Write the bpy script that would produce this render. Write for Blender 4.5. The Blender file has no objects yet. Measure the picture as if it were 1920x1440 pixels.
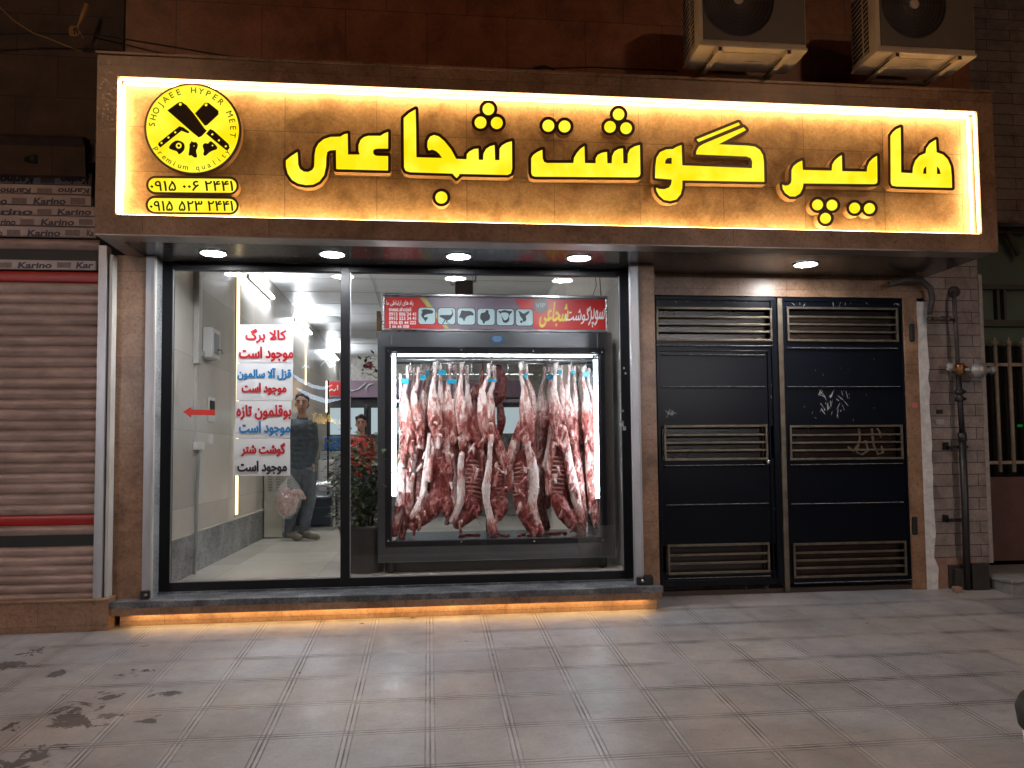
import bpy, bmesh, math, random
import numpy as np
from mathutils import Vector, Matrix
SC = bpy.context.scene
COL = SC.collection
rnd = random.Random(7)
# ------------------------------------------------------------ camera
FPX, PCX, PCY = 1441.0, 960.0, 779.0
YAW, PITCH, ROLL, CAMH = math.radians(6.18), math.radians(2.9), 0.0100, 1.2
_w = np.array([math.sin(YAW)*math.cos(PITCH), math.cos(YAW)*math.cos(PITCH), math.sin(PITCH)])
_r = np.array([math.cos(YAW), -math.sin(YAW), 0.0]); _u = np.cross(_r, _w)
_R = math.cos(ROLL)*_r - math.sin(ROLL)*_u
_U = math.sin(ROLL)*_r + math.cos(ROLL)*_u
cd = bpy.data.cameras.new('camera'); cam = bpy.data.objects.new('camera', cd); COL.objects.link(cam)
cam.matrix_world = Matrix(((_R[0], _U[0], -_w[0], 0), (_R[1], _U[1], -_w[1], 0), (_R[2], _U[2], -_w[2], CAMH), (0, 0, 0, 1)))
cd.sensor_width = 36; cd.lens = 36*FPX/1920; cd.shift_y = (PCY-720)/1920.0; cd.clip_end = 400; cd.clip_start = .05
SC.camera = cam
# ------------------------------------------------------------ world: night sky, faint
wd = bpy.data.worlds.new('World'); SC.world = wd; wd.use_nodes = True
nt = wd.node_tree; bg = nt.nodes['Background']
sky = nt.nodes.new('ShaderNodeTexSky'); sky.sky_type = 'NISHITA'; sky.sun_disc = False
sky.sun_elevation = math.radians(-3); sky.sun_rotation = math.radians(160)
nt.links.new(sky.outputs[0], bg.inputs[0]); bg.inputs[1].default_value = 0.06
SC.view_settings.view_transform = 'Standard'; SC.view_settings.look = 'None'
SC.view_settings.exposure = 0.0; SC.view_settings.gamma = 1
SC.render.engine = 'CYCLES'
SC.cycles.use_denoising = True
SC.cycles.max_bounces = 8; SC.cycles.diffuse_bounces = 4; SC.cycles.glossy_bounces = 4; SC.cycles.transparent_max_bounces = 12
SC.cycles.sample_clamp_indirect = 6; SC.cycles.caustics_reflective = False; SC.cycles.caustics_refractive = False

def ray(px, py): return _w + _R*(px-PCX)/FPX - _U*(py-PCY)/FPX
def P(px, py, Y):
    d = ray(px, py); return Vector((d[0]*Y/d[1], Y, CAMH + d[2]*Y/d[1]))
def PX(px, py, x):
    d = ray(px, py); t = x/d[0]; return Vector((x, d[1]*t, CAMH+d[2]*t))
def PZ(px, py, z):
    d = ray(px, py); t = (z-CAMH)/d[2]; return Vector((d[0]*t, d[1]*t, z))
GS, G0 = .073, .025-.073*5.64
def gz(y): return G0+GS*y
def PG(px, py):
    d = ray(px, py); t = (G0-CAMH)/(d[2]-GS*d[1]); return Vector((d[0]*t, d[1]*t, CAMH+d[2]*t))
def rect(x0, y0, x1, y1, Y):
    a, b, c, d = P(x0, y0, Y), P(x1, y0, Y), P(x0, y1, Y), P(x1, y1, Y)
    return (a.x+c.x)/2, (b.x+d.x)/2, (c.z+d.z)/2, (a.z+b.z)/2   # X0,X1,Z0,Z1

# ------------------------------------------------------------ materials
MATS = {}
def lin(c):
    return tuple(((v/255)/12.92 if v/255 <= .04045 else ((v/255+.055)/1.055)**2.4) for v in c)
def mat(name, col=(.5, .5, .5), rough=.6, metal=0, noise=0, nscale=8, bump=0, bscale=60, col2=None, emit=None, estr=0,
        spec=.5, stretch=None, rvar=0, detail=6, trans=0, sss=0, coat=0):
    m = bpy.data.materials.new(name); m.use_nodes = True; MATS[name] = m
    N = m.node_tree.nodes; L = m.node_tree.links; b = N['Principled BSDF']
    b.inputs['Base Color'].default_value = (*col, 1); b.inputs['Roughness'].default_value = rough
    b.inputs['Metallic'].default_value = metal; b.inputs['Specular IOR Level'].default_value = spec
    if coat: b.inputs['Coat Weight'].default_value = coat; b.inputs['Coat Roughness'].default_value = .08
    if sss: b.inputs['Subsurface Weight'].default_value = sss; b.inputs['Subsurface Radius'].default_value = (.01, .004, .003)
    if emit: b.inputs['Emission Color'].default_value = (*emit, 1); b.inputs['Emission Strength'].default_value = estr
    m['b'] = 1
    if noise or bump or rvar:
        tc = N.new('ShaderNodeNewGeometry'); mp = N.new('ShaderNodeMapping')
        L.new(tc.outputs['Position'], mp.inputs[0])
        if stretch: mp.inputs['Scale'].default_value = stretch
        if noise:
            nz = N.new('ShaderNodeTexNoise'); nz.inputs['Scale'].default_value = nscale; nz.inputs['Detail'].default_value = detail
            nz.inputs['Roughness'].default_value = .65
            L.new(mp.outputs[0], nz.inputs['Vector'])
            cr = N.new('ShaderNodeValToRGB'); c2 = col2 or tuple(max(0, v*(1-noise)) for v in col)
            cr.color_ramp.elements[0].position = .36; cr.color_ramp.elements[1].position = .66
            cr.color_ramp.elements[0].color = (*c2, 1); cr.color_ramp.elements[1].color = (*col, 1)
            L.new(nz.outputs[0], cr.inputs[0]); L.new(cr.outputs[0], b.inputs['Base Color'])
        if rvar:
            n3 = N.new('ShaderNodeTexNoise'); n3.inputs['Scale'].default_value = nscale*1.7; n3.inputs['Detail'].default_value = 4
            L.new(mp.outputs[0], n3.inputs['Vector'])
            mr = N.new('ShaderNodeMapRange'); mr.inputs[1].default_value = .3; mr.inputs[2].default_value = .7
            mr.inputs[3].default_value = max(.02, rough-rvar); mr.inputs[4].default_value = min(1, rough+rvar)
            L.new(n3.outputs[0], mr.inputs[0]); L.new(mr.outputs[0], b.inputs['Roughness'])
        if bump:
            n2 = N.new('ShaderNodeTexNoise'); n2.inputs['Scale'].default_value = bscale; n2.inputs['Detail'].default_value = 5
            L.new(mp.outputs[0], n2.inputs['Vector'])
            bp = N.new('ShaderNodeBump'); bp.inputs['Strength'].default_value = bump; bp.inputs['Distance'].default_value = .004
            L.new(n2.outputs[0], bp.inputs['Height']); L.new(bp.outputs[0], b.inputs['Normal'])
    return m
def emis(name, col, s):
    m = bpy.data.materials.new(name); m.use_nodes = True; N = m.node_tree.nodes; N.remove(N['Principled BSDF'])
    e = N.new('ShaderNodeEmission'); e.inputs[0].default_value = (*col, 1); e.inputs[1].default_value = s
    m.node_tree.links.new(e.outputs[0], N['Material Output'].inputs[0]); MATS[name] = m; return m
def glass(name, tint=(1, 1, 1), base=.05):
    m = bpy.data.materials.new(name); m.use_nodes = True; N = m.node_tree.nodes; L = m.node_tree.links
    N.remove(N['Principled BSDF'])
    t = N.new('ShaderNodeBsdfTransparent'); t.inputs[0].default_value = (*tint, 1)
    g = N.new('ShaderNodeBsdfGlossy'); g.inputs['Roughness'].default_value = .0
    lw = N.new('ShaderNodeLayerWeight'); lw.inputs[0].default_value = .5
    p = N.new('ShaderNodeMath'); p.operation = 'POWER'; p.inputs[1].default_value = 4
    a = N.new('ShaderNodeMath'); a.operation = 'MULTIPLY_ADD'; a.inputs[1].default_value = .6; a.inputs[2].default_value = base
    a.use_clamp = True
    mx = N.new('ShaderNodeMixShader')
    L.new(lw.outputs['Facing'], p.inputs[0]); L.new(p.outputs[0], a.inputs[0]); L.new(a.outputs[0], mx.inputs[0])
    L.new(t.outputs[0], mx.inputs[1]); L.new(g.outputs[0], mx.inputs[2]); L.new(mx.outputs[0], N['Material Output'].inputs[0])
    MATS[name] = m; return m
def stone(name, c1, c2, c3, rough=.35, tw=.62, th=.31, off=(0, 0), seam=.6, plane='xz', ns=3.0, seamw=.003, bump=.15, offset=0.0, fine=1.0):
    """tiled stone cladding: blotchy colour, per-tile tone, thin seams (real tile joints)"""
    m = bpy.data.materials.new(name); m.use_nodes = True; N = m.node_tree.nodes; L = m.node_tree.links; b = N['Principled BSDF']
    geo = N.new('ShaderNodeNewGeometry'); sp = N.new('ShaderNodeSeparateXYZ'); L.new(geo.outputs['Position'], sp.inputs[0])
    cb = N.new('ShaderNodeCombineXYZ')
    ax = {'xz': (0, 2), 'yz': (1, 2), 'xy': (0, 1)}[plane]
    for i in (0, 1):
        ad = N.new('ShaderNodeMath'); ad.operation = 'ADD'; ad.inputs[1].default_value = 50+off[i]*-1
        L.new(sp.outputs[ax[i]], ad.inputs[0]); L.new(ad.outputs[0], cb.inputs[i])
    br = N.new('ShaderNodeTexBrick'); br.offset = offset; br.inputs['Scale'].default_value = 1
    br.inputs['Brick Width'].default_value = tw; br.inputs['Row Height'].default_value = th
    br.inputs['Mortar Size'].default_value = seamw; br.inputs['Mortar Smooth'].default_value = .2; br.inputs['Bias'].default_value = 0
    br.inputs['Color1'].default_value = (.0, .0, .0, 1); br.inputs['Color2'].default_value = (1, 1, 1, 1); br.inputs['Mortar'].default_value = (.5, .5, .5, 1)
    L.new(cb.outputs[0], br.inputs['Vector'])
    n1 = N.new('ShaderNodeTexNoise'); n1.inputs['Scale'].default_value = ns; n1.inputs['Detail'].default_value = 9; n1.inputs['Roughness'].default_value = .68
    n1.inputs['Distortion'].default_value = .4
    L.new(geo.outputs['Position'], n1.inputs['Vector'])
    cr = N.new('ShaderNodeValToRGB'); e = cr.color_ramp.elements
    e[0].position = .33; e[0].color = (*c1, 1); e[1].position = .68; e[1].color = (*c3, 1); k = e.new(.5); k.color = (*c2, 1)
    L.new(n1.outputs[0], cr.inputs[0])
    n2 = N.new('ShaderNodeTexNoise'); n2.inputs['Scale'].default_value = ns*14; n2.inputs['Detail'].default_value = 6; n2.inputs['Roughness'].default_value = .8
    L.new(geo.outputs['Position'], n2.inputs['Vector'])
    mr = N.new('ShaderNodeMapRange'); mr.inputs[1].default_value = .35; mr.inputs[2].default_value = .65; mr.inputs[3].default_value = 1-.28*fine; mr.inputs[4].default_value = 1+.15*fine
    L.new(n2.outputs[0], mr.inputs[0])
    tm = N.new('ShaderNodeMapRange'); tm.inputs[3].default_value = .86; tm.inputs[4].default_value = 1.1; L.new(br.outputs['Color'], tm.inputs[0])
    mu = N.new('ShaderNodeMath'); mu.operation = 'MULTIPLY'; L.new(mr.outputs[0], mu.inputs[0]); L.new(tm.outputs[0], mu.inputs[1])
    sm = N.new('ShaderNodeMapRange'); sm.inputs[3].default_value = 1; sm.inputs[4].default_value = 1-seam; L.new(br.outputs['Fac'], sm.inputs[0])
    m2 = N.new('ShaderNodeMath'); m2.operation = 'MULTIPLY'; L.new(mu.outputs[0], m2.inputs[0]); L.new(sm.outputs[0], m2.inputs[1])
    vm = N.new('ShaderNodeVectorMath'); vm.operation = 'SCALE'; L.new(cr.outputs[0], vm.inputs[0]); L.new(m2.outputs[0], vm.inputs['Scale'])
    L.new(vm.outputs[0], b.inputs['Base Color'])
    rr = N.new('ShaderNodeMapRange'); rr.inputs[1].default_value = .3; rr.inputs[2].default_value = .7; rr.inputs[3].default_value = max(.03, rough-.12); rr.inputs[4].default_value = rough+.15
    L.new(n2.outputs[0], rr.inputs[0])
    if fine > .2: L.new(rr.outputs[0], b.inputs['Roughness'])
    else: b.inputs['Roughness'].default_value = rough
    hs = N.new('ShaderNodeMath'); hs.operation = 'MULTIPLY_ADD'; hs.inputs[1].default_value = -1.5; L.new(br.outputs['Fac'], hs.inputs[0]); L.new(n2.outputs[0], hs.inputs[2])
    bp = N.new('ShaderNodeBump'); bp.inputs['Strength'].default_value = bump; bp.inputs['Distance'].default_value = .004
    L.new(hs.outputs[0], bp.inputs['Height']); L.new(bp.outputs[0], b.inputs['Normal'])
    MATS[name] = m; return m

# ------------------------------------------------------------ mesh collector
class MB:
    def __init__(s): s.v = []; s.f = []; s.m = []; s.sm = []
    def add(s, vs, fs, mi=0, smooth=False):
        o = len(s.v); s.v += [tuple(v) for v in vs]; s.f += [tuple(i+o for i in f) for f in fs]
        s.m += [mi]*len(fs); s.sm += [smooth]*len(fs); return s
    def box(s, x0, x1, y0, y1, z0, z1, mi=0, bev=0):
        if bev <= 0:
            v = [(x0, y0, z0), (x1, y0, z0), (x1, y1, z0), (x0, y1, z0), (x0, y0, z1), (x1, y0, z1), (x1, y1, z1), (x0, y1, z1)]
            return s.add(v, [(3, 2, 1, 0), (4, 5, 6, 7), (0, 1, 5, 4), (1, 2, 6, 5), (2, 3, 7, 6), (3, 0, 4, 7)], mi)
        bm = bmesh.new(); bmesh.ops.create_cube(bm, size=1)
        for v in bm.verts:
            v.co = Vector(((x0+x1)/2+v.co.x*(x1-x0), (y0+y1)/2+v.co.y*(y1-y0), (z0+z1)/2+v.co.z*(z1-z0)))
        bmesh.ops.bevel(bm, geom=bm.edges[:]+bm.verts[:], offset=min(bev, abs(x1-x0)*.45, abs(y1-y0)*.45, abs(z1-z0)*.45), segments=2, profile=.5, affect='EDGES')
        return s.bm(bm, mi)
    def bm(s, bm, mi=0, smooth=False):
        bm.verts.index_update()
        s.add([v.co[:] for v in bm.verts], [[v.index for v in f.verts] for f in bm.faces], mi, smooth); bm.free(); return s
    def tube(s, pts, r, n=8, mi=0, cap=True, smooth=True, flat=None):
        pts = [Vector(p) for p in pts]; rs = r if isinstance(r, (list, tuple)) else [r]*len(pts)
        rings = []; prev = None
        for i, p in enumerate(pts):
            t = (pts[min(i+1, len(pts)-1)]-pts[max(i-1, 0)])
            if t.length < 1e-9: t = Vector((0, 0, 1))
            t.normalize()
            if prev is None:
                a = Vector((0, 0, 1)) if abs(t.z) < .9 else Vector((1, 0, 0)); u = t.cross(a).normalized()
            else:
                u = (prev-t*prev.dot(t)); u = u.normalized() if u.length > 1e-6 else t.orthogonal().normalized()
            prev = u; w = t.cross(u)
            rings.append([p+(u*math.cos(2*math.pi*k/n)+w*math.sin(2*math.pi*k/n))*rs[i] for k in range(n)])
        vs = [v for q in rings for v in q]; fs = []
        for i in range(len(rings)-1):
            for k in range(n):
                fs.append((i*n+k, i*n+(k+1) % n, (i+1)*n+(k+1) % n, (i+1)*n+k))
        if cap: fs += [tuple(range(n))[::-1], tuple(range((len(rings)-1)*n, len(rings)*n))]
        return s.add(vs, fs, mi, smooth)
    def lathe(s, prof, c, n=24, axis='z', mi=0, smooth=True):
        vs = []; fs = []
        for (r, h) in prof:
            for k in range(n):
                a = 2*math.pi*k/n; x, y = r*math.cos(a), r*math.sin(a)
                vs.append((c[0]+x, c[1]+y, c[2]+h) if axis == 'z' else ((c[0]+x, c[1]+h, c[2]+y) if axis == 'y' else (c[0]+h, c[1]+x, c[2]+y)))
        for i in range(len(prof)-1):
            for k in range(n): fs.append((i*n+k, i*n+(k+1) % n, (i+1)*n+(k+1) % n, (i+1)*n+k))
        return s.add(vs, fs, mi, smooth)
    def ellipsoid(s, c, r, n=12, mi=0):
        prof = [(math.sin(math.pi*i/n), -math.cos(math.pi*i/n)) for i in range(n+1)]
        vs = []; fs = []; k_ = 2*n
        for (a, h) in prof:
            for k in range(k_):
                t = 2*math.pi*k/k_; vs.append((c[0]+a*r[0]*math.cos(t), c[1]+a*r[1]*math.sin(t), c[2]+h*r[2]))
        for i in range(n):
            for k in range(k_): fs.append((i*k_+k, i*k_+(k+1) % k_, (i+1)*k_+(k+1) % k_, (i+1)*k_+k))
        return s.add(vs, fs, mi, True)
    def frame(s, x0, x1, y0, y1, z0, z1, w, mi=0, wb=None, wt=None, bev=0):
        wb = w if wb is None else wb; wt = w if wt is None else wt
        s.box(x0, x1, y0, y1, z0, z0+wb, mi, bev); s.box(x0, x1, y0, y1, z1-wt, z1, mi, bev)
        s.box(x0, x0+w, y0, y1, z0+wb, z1-wt, mi, bev); s.box(x1-w, x1, y0, y1, z0+wb, z1-wt, mi, bev); return s
    def build(s, name, mats, parent=None, loc=None, recalc=True):
        me = bpy.data.meshes.new(name); me.from_pydata(s.v, [], s.f); me.update()
        if not isinstance(mats, (list, tuple)): mats = [mats]
        for m_ in mats: me.materials.append(MATS[m_] if isinstance(m_, str) else m_)
        me.polygons.foreach_set('material_index', s.m); me.polygons.foreach_set('use_smooth', s.sm)
        if recalc:
            bm = bmesh.new(); bm.from_mesh(me); bmesh.ops.recalc_face_normals(bm, faces=bm.faces[:]); bm.to_mesh(me); bm.free()
        return place(name, me, parent, loc)
def place(name, me, parent=None, loc=None):
    """mesh given in world coordinates, origin moved to its base centre (or loc)"""
    n = len(me.vertices)
    if n:
        co = np.empty(n*3, 'f'); me.vertices.foreach_get('co', co); co = co.reshape(-1, 3)
        if loc is None:
            mn, mx = co.min(0), co.max(0); loc = Vector(((mn[0]+mx[0])/2, (mn[1]+mx[1])/2, mn[2]))
        loc = Vector(loc); co -= np.array(loc, 'f'); me.vertices.foreach_set('co', co.ravel()); me.update()
    o = bpy.data.objects.new(name, me); COL.objects.link(o); loc = Vector(loc or (0, 0, 0))
    o['_w'] = list(loc)
    if parent is not None:
        o.parent = parent; o.location = loc-Vector(parent['_w'])
    else: o.location = loc
    return o
def thing(name, label, cat, loc, group=None):
    o = bpy.data.objects.new(name, None); COL.objects.link(o); o.location = loc; o['_w'] = list(loc); o.empty_display_size = .1
    o['label'] = label; o['category'] = cat
    if group: o['group'] = group
    return o
def tag(o, label, cat, group=None, kind=None):
    o['label'] = label; o['category'] = cat
    if group: o['group'] = group
    if kind: o['kind'] = kind
    return o
def struct(o): o['kind'] = 'structure'; return o
def dup(o, loc, label=None, parent=None):
    c = o.copy(); COL.objects.link(c)
    if parent is None: c.location = loc; c['_w'] = list(loc)
    else: c.parent = parent
    if label: c['label'] = label
    for ch in [q for q in o.children]: dup(ch, None, None, c)
    return c

# ------------------------------------------------------------ outlines -> solid shapes
def _sdf(polys, step, pad):
    pts = np.vstack([np.array(p) for p in polys]); x0, y0 = pts.min(0)-pad; x1, y1 = pts.max(0)+pad
    xs = np.arange(x0, x1+step, step); ys = np.arange(y0, y1+step, step); gx, gy = np.meshgrid(xs, ys)
    D = np.full(gx.shape, 1e9); ins = np.zeros(gx.shape, bool)
    for p in polys:
        p = np.array(p, float); q = np.roll(p, -1, 0)
        for (ax, ay), (bx, by) in zip(p, q):
            dx, dy = bx-ax, by-ay; l2 = dx*dx+dy*dy
            if l2 < 1e-12: continue
            t = np.clip(((gx-ax)*dx+(gy-ay)*dy)/l2, 0, 1)
            D = np.minimum(D, np.hypot(gx-ax-t*dx, gy-ay-t*dy))
            if ay != by:
                c = ((ay > gy) != (by > gy)) & (gx < (bx-ax)*(gy-ay)/(by-ay)+ax); ins ^= c
    return xs, ys, np.where(ins, -D, D)
def _iso(xs, ys, F, lev):
    G = F-lev; G[G == 0] = 1e-9; S = G < 0; segs = {}
    def ed(i, j, h):   # edge key -> point
        a = G[j, i]; b = G[j, i+1] if h else G[j+1, i]; t = a/(a-b)
        return (xs[i]+t*(xs[1]-xs[0]), ys[j]) if h else (xs[i], ys[j]+t*(ys[1]-ys[0]))
    T = {1: [(3, 0)], 2: [(0, 1)], 3: [(3, 1)], 4: [(1, 2)], 5: [(3, 0), (1, 2)], 6: [(0, 2)], 7: [(3, 2)], 8: [(2, 3)], 9: [(2, 0)], 10: [(0, 1), (2, 3)],
         11: [(2, 1)], 12: [(1, 3)], 13: [(1, 0)], 14: [(0, 3)]}
    C = S[:-1, :-1]*1+S[:-1, 1:]*2+S[1:, 1:]*4+S[1:, :-1]*8
    adj = {}
    for j, i in zip(*np.nonzero((C > 0) & (C < 15))):
        k = [(i, j, 1), (i+1, j, 0), (i, j+1, 1), (i, j, 0)]
        for a, b in T[int(C[j, i])]:
            adj.setdefault(k[a], []).append(k[b]); adj.setdefault(k[b], []).append(k[a])
    out = []; seen = set()
    for s in list(adj):
        if s in seen: continue
        loop = []; cur = s; 
        while cur is not None and cur not in seen:
            seen.add(cur); loop.append(ed(*cur)); cur = next((n for n in adj[cur] if n not in seen), None)
        if len(loop) > 5: out.append(loop)
    return out
def _simp(loop, eps):
    out = [loop[0]]
    L = len(loop); i = 0
    while i < L-1:
        j = min(i+2, L-1); best = i+1
        while j < L and j-i < 40:
            a = np.array(loop[i]); b = np.array(loop[j]); d = b-a; n = np.hypot(*d)
            if n < 1e-9: break
            seg = np.array(loop[i+1:j]).reshape(-1, 2)-a
            if len(seg) and np.max(np.abs(seg[:, 0]*d[1]-seg[:, 1]*d[0]))/n > eps: break
            best = j; j += 1
        out.append(loop[best]); i = best
    return out
def grow(polys, d, step=.6): 
    xs, ys, F = _sdf(polys, step, abs(d)+3*step); return [_simp(l, .12*step/.6) for l in _iso(xs, ys, F, d)]
def solid(polys, depth):
    """closed 2-D outlines (metres) -> mesh lying in XZ, front face at y=0 looking -Y, back at y=depth"""
    cu = bpy.data.curves.new('c', 'CURVE'); cu.dimensions = '2D'; cu.fill_mode = 'BOTH'; cu.extrude = depth/2
    for p in polys:
        sp = cu.splines.new('POLY'); sp.points.add(len(p)-1)
        for k, q in enumerate(p): sp.points[k].co = (q[0], q[1], 0, 1)
        sp.use_cyclic_u = True
    o = bpy.data.objects.new('c', cu); me = bpy.data.meshes.new_from_object(o)
    bpy.data.objects.remove(o); bpy.data.curves.remove(cu)
    n = len(me.vertices); co = np.empty(n*3, 'f'); me.vertices.foreach_get('co', co); co = co.reshape(-1, 3)
    w = np.stack([co[:, 0], depth/2-co[:, 2], co[:, 1]], 1); me.vertices.foreach_set('co', w.ravel().astype('f')); me.update()
    return me
def shift(me, y):
    me.transform(Matrix.Translation((0, y, 0))); return me
def shape_px(name, polys, Y, depth, m, parent, g=0, side=None, step=.6):
    """outlines in photo pixels on plane Y"""
    if g: polys = grow(polys, g, step)
    W = [[(lambda v: (v.x, v.z))(P(x, y, Y)) for x, y in p] for p in polys]
    me = shift(solid(W, depth), Y)
    me.materials.append(MATS[m])
    if side:
        me.materials.append(MATS[side])
        for p in me.polygons:
            if abs(p.normal.y) < .5: p.material_index = 1
    return place(name, me, parent)
def circ(cx, cy, r, n=28, ry=None): return [(cx+r*math.cos(2*math.pi*k/n), cy+(ry or r)*math.sin(2*math.pi*k/n)) for k in range(n)]
def smooth(p, it=2):
    for _ in range(it):
        q = []
        for k in range(len(p)):
            a, b = p[k], p[(k+1) % len(p)]
            q += [(a[0]*.75+b[0]*.25, a[1]*.75+b[1]*.25), (a[0]*.25+b[0]*.75, a[1]*.25+b[1]*.75)]
        p = q
    return p
def zm(pts, ox, oy, s): return [(ox+x*s, oy+y*s) for x, y in pts]

# ------------------------------------------------------------ writing
_F = {'ا': (0xFE8D, 2), 'آ': (0xFE81, 2), 'ب': (0xFE8F, 4), 'پ': (0xFB56, 4), 'ت': (0xFE95, 4), 'ج': (0xFE9D, 4), 'د': (0xFEA9, 2), 'ر': (0xFEAD, 2), 'ز': (0xFEAF, 2),
      'س': (0xFEB1, 4), 'ش': (0xFEB5, 4), 'ط': (0xFEC1, 4), 'ع': (0xFEC9, 4), 'ق': (0xFED5, 4), 'ک': (0xFB8E, 4), 'گ': (0xFB92, 4), 'ل': (0xFEDD, 4), 'م': (0xFEE1, 4),
      'ن': (0xFEE5, 4), 'ه': (0xFEE9, 4), 'و': (0xFEED, 2), 'ی': (0xFBFC, 4), '\u0001': (0xFEFB, 2), '\u0002': (0xFEF5, 2)}
def fa(s):
    s = s.replace('لا', '\u0001').replace('لآ', '\u0002'); out = []
    for i, c in enumerate(s):
        if c not in _F: out.append(c); continue
        b, n = _F[c]
        pj = i > 0 and s[i-1] in _F and _F[s[i-1]][1] == 4
        nj = n == 4 and i+1 < len(s) and s[i+1] in _F
        out.append(chr(b+(3 if pj and nj else 2 if nj else 1 if pj else 0)))
    return ''.join(reversed(out))
def text_mesh(s, bold=0, extr=.0):
    cu = bpy.data.curves.new('t', 'FONT'); cu.body = s; cu.size = 1; cu.offset = bold; cu.extrude = extr; cu.resolution_u = 4
    o = bpy.data.objects.new('t', cu); me = bpy.data.meshes.new_from_object(o); bpy.data.objects.remove(o); bpy.data.curves.remove(cu)
    return me
def text_px(name, s, box, Y, m, parent, bold=.02, rot180=False, shear=0, mirror=False, depth=.0012):
    """fit the writing into a photo-pixel box on plane Y (front face at Y)"""
    me = text_mesh(s, bold, .05); n = len(me.vertices)
    if n == 0: return None
    co = np.empty(n*3, 'f'); me.vertices.foreach_get('co', co); co = co.reshape(-1, 3)
    x, y = co[:, 0]+shear*co[:, 1], co[:, 1]
    if rot180: x, y = -x, -y
    if mirror: x = -x
    x = (x-x.min())/(x.max()-x.min()); y = (y-y.min())/(y.max()-y.min())
    A, B, Cc = P(box[0], box[3], Y), P(box[2], box[3], Y), P(box[0], box[1], Y)
    w = np.stack([A.x+x*(B.x-A.x), np.where(co[:, 2] > 0, Y, Y+depth), A.z+y*(Cc.z-A.z)+x*(B.z-A.z)], 1)
    me.vertices.foreach_set('co', w.ravel().astype('f')); me.update()
    if mirror: me.flip_normals()
    me.materials.append(MATS[m]); return place(name, me, parent)

def _nz(loops, step, pad):
    pts = np.vstack([np.array(p) for p in loops]); x0, y0 = pts.min(0)-pad; x1, y1 = pts.max(0)+pad
    xs = np.arange(x0, x1+step, step); ys = np.arange(y0, y1+step, step); D = np.full((len(ys), len(xs)), 1e9); W = np.zeros(D.shape, int)
    for p in loops:
        p = np.array(p, float); q = np.roll(p, -1, 0)
        for (ax, ay), (bx, by) in zip(p, q):
            dx, dy = bx-ax, by-ay; l2 = dx*dx+dy*dy
            if l2 < 1e-12: continue
            i0 = max(0, int((min(ax, bx)-pad-x0)/step)); i1 = int((max(ax, bx)+pad-x0)/step)+2; j0 = max(0, int((min(ay, by)-pad-y0)/step)); j1 = int((max(ay, by)+pad-y0)/step)+2
            gx, gy = np.meshgrid(xs[i0:i1], ys[j0:j1]); t = np.clip(((gx-ax)*dx+(gy-ay)*dy)/l2, 0, 1)
            D[j0:j1, i0:i1] = np.minimum(D[j0:j1, i0:i1], np.hypot(gx-ax-t*dx, gy-ay-t*dy))
            if ay != by:
                lo, hi = min(ay, by), max(ay, by); jj = np.nonzero((ys >= lo) & (ys < hi))[0]
                for j in jj: xc = (bx-ax)*(ys[j]-ay)/(by-ay)+ax; W[j, xs < xc] += 1 if by > ay else -1
    D = np.minimum(D, pad); return xs, ys, np.where(W != 0, -D, D)
def ink_px(name, s, box, Y, m, parent, bold=.5, depth=.0012, shear=0, step=.3, rot180=False):
    """writing with a real brush weight: glyph outlines fitted to a photo-pixel box, merged and thickened"""
    cu = bpy.data.curves.new('t', 'FONT'); cu.body = s; cu.size = 1; cu.fill_mode = 'NONE'; cu.resolution_u = 3
    o = bpy.data.objects.new('t', cu); me = bpy.data.meshes.new_from_object(o); bpy.data.objects.remove(o); bpy.data.curves.remove(cu)
    nb = {}
    for e in me.edges: a, b = e.vertices; nb.setdefault(a, []).append(b); nb.setdefault(b, []).append(a)
    co = [(v.co.x+shear*v.co.y, v.co.y) for v in me.vertices]; seen = set(); loops = []
    nx = {}
    for e in me.edges: nx[e.vertices[0]] = e.vertices[1]
    for v0 in nb:
        if v0 in seen: continue
        L_ = []; v = v0; prev = None
        while v is not None and v not in seen:
            seen.add(v); L_.append(co[v]); v = nx.get(v)
        if len(L_) > 2: loops.append(L_)
    bpy.data.meshes.remove(me)
    ax = [p[0] for l in loops for p in l]; ay = [p[1] for l in loops for p in l]; x0, x1, y0, y1 = min(ax), max(ax), min(ay), max(ay)
    k = bold*.8; bx0, by0, bx1, by1 = box[0]+k, box[1]+k, box[2]-k, box[3]-k
    f = (lambda x, y: ((1-(x-x0)/(x1-x0)), 1-(y-y0)/(y1-y0))) if rot180 else (lambda x, y: ((x-x0)/(x1-x0), (y-y0)/(y1-y0)))
    LP = [[(bx0+f(x, y)[0]*(bx1-bx0), by1-f(x, y)[1]*(by1-by0)) for x, y in l] for l in loops]
    xs, ys, F = _nz(LP, step, bold+2.5*step); polys = [_simp(l, .05) for l in _iso(xs, ys, F, bold)]
    return shape_px(name, [p for p in polys if len(p) > 3], Y, depth, m, parent)

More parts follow.
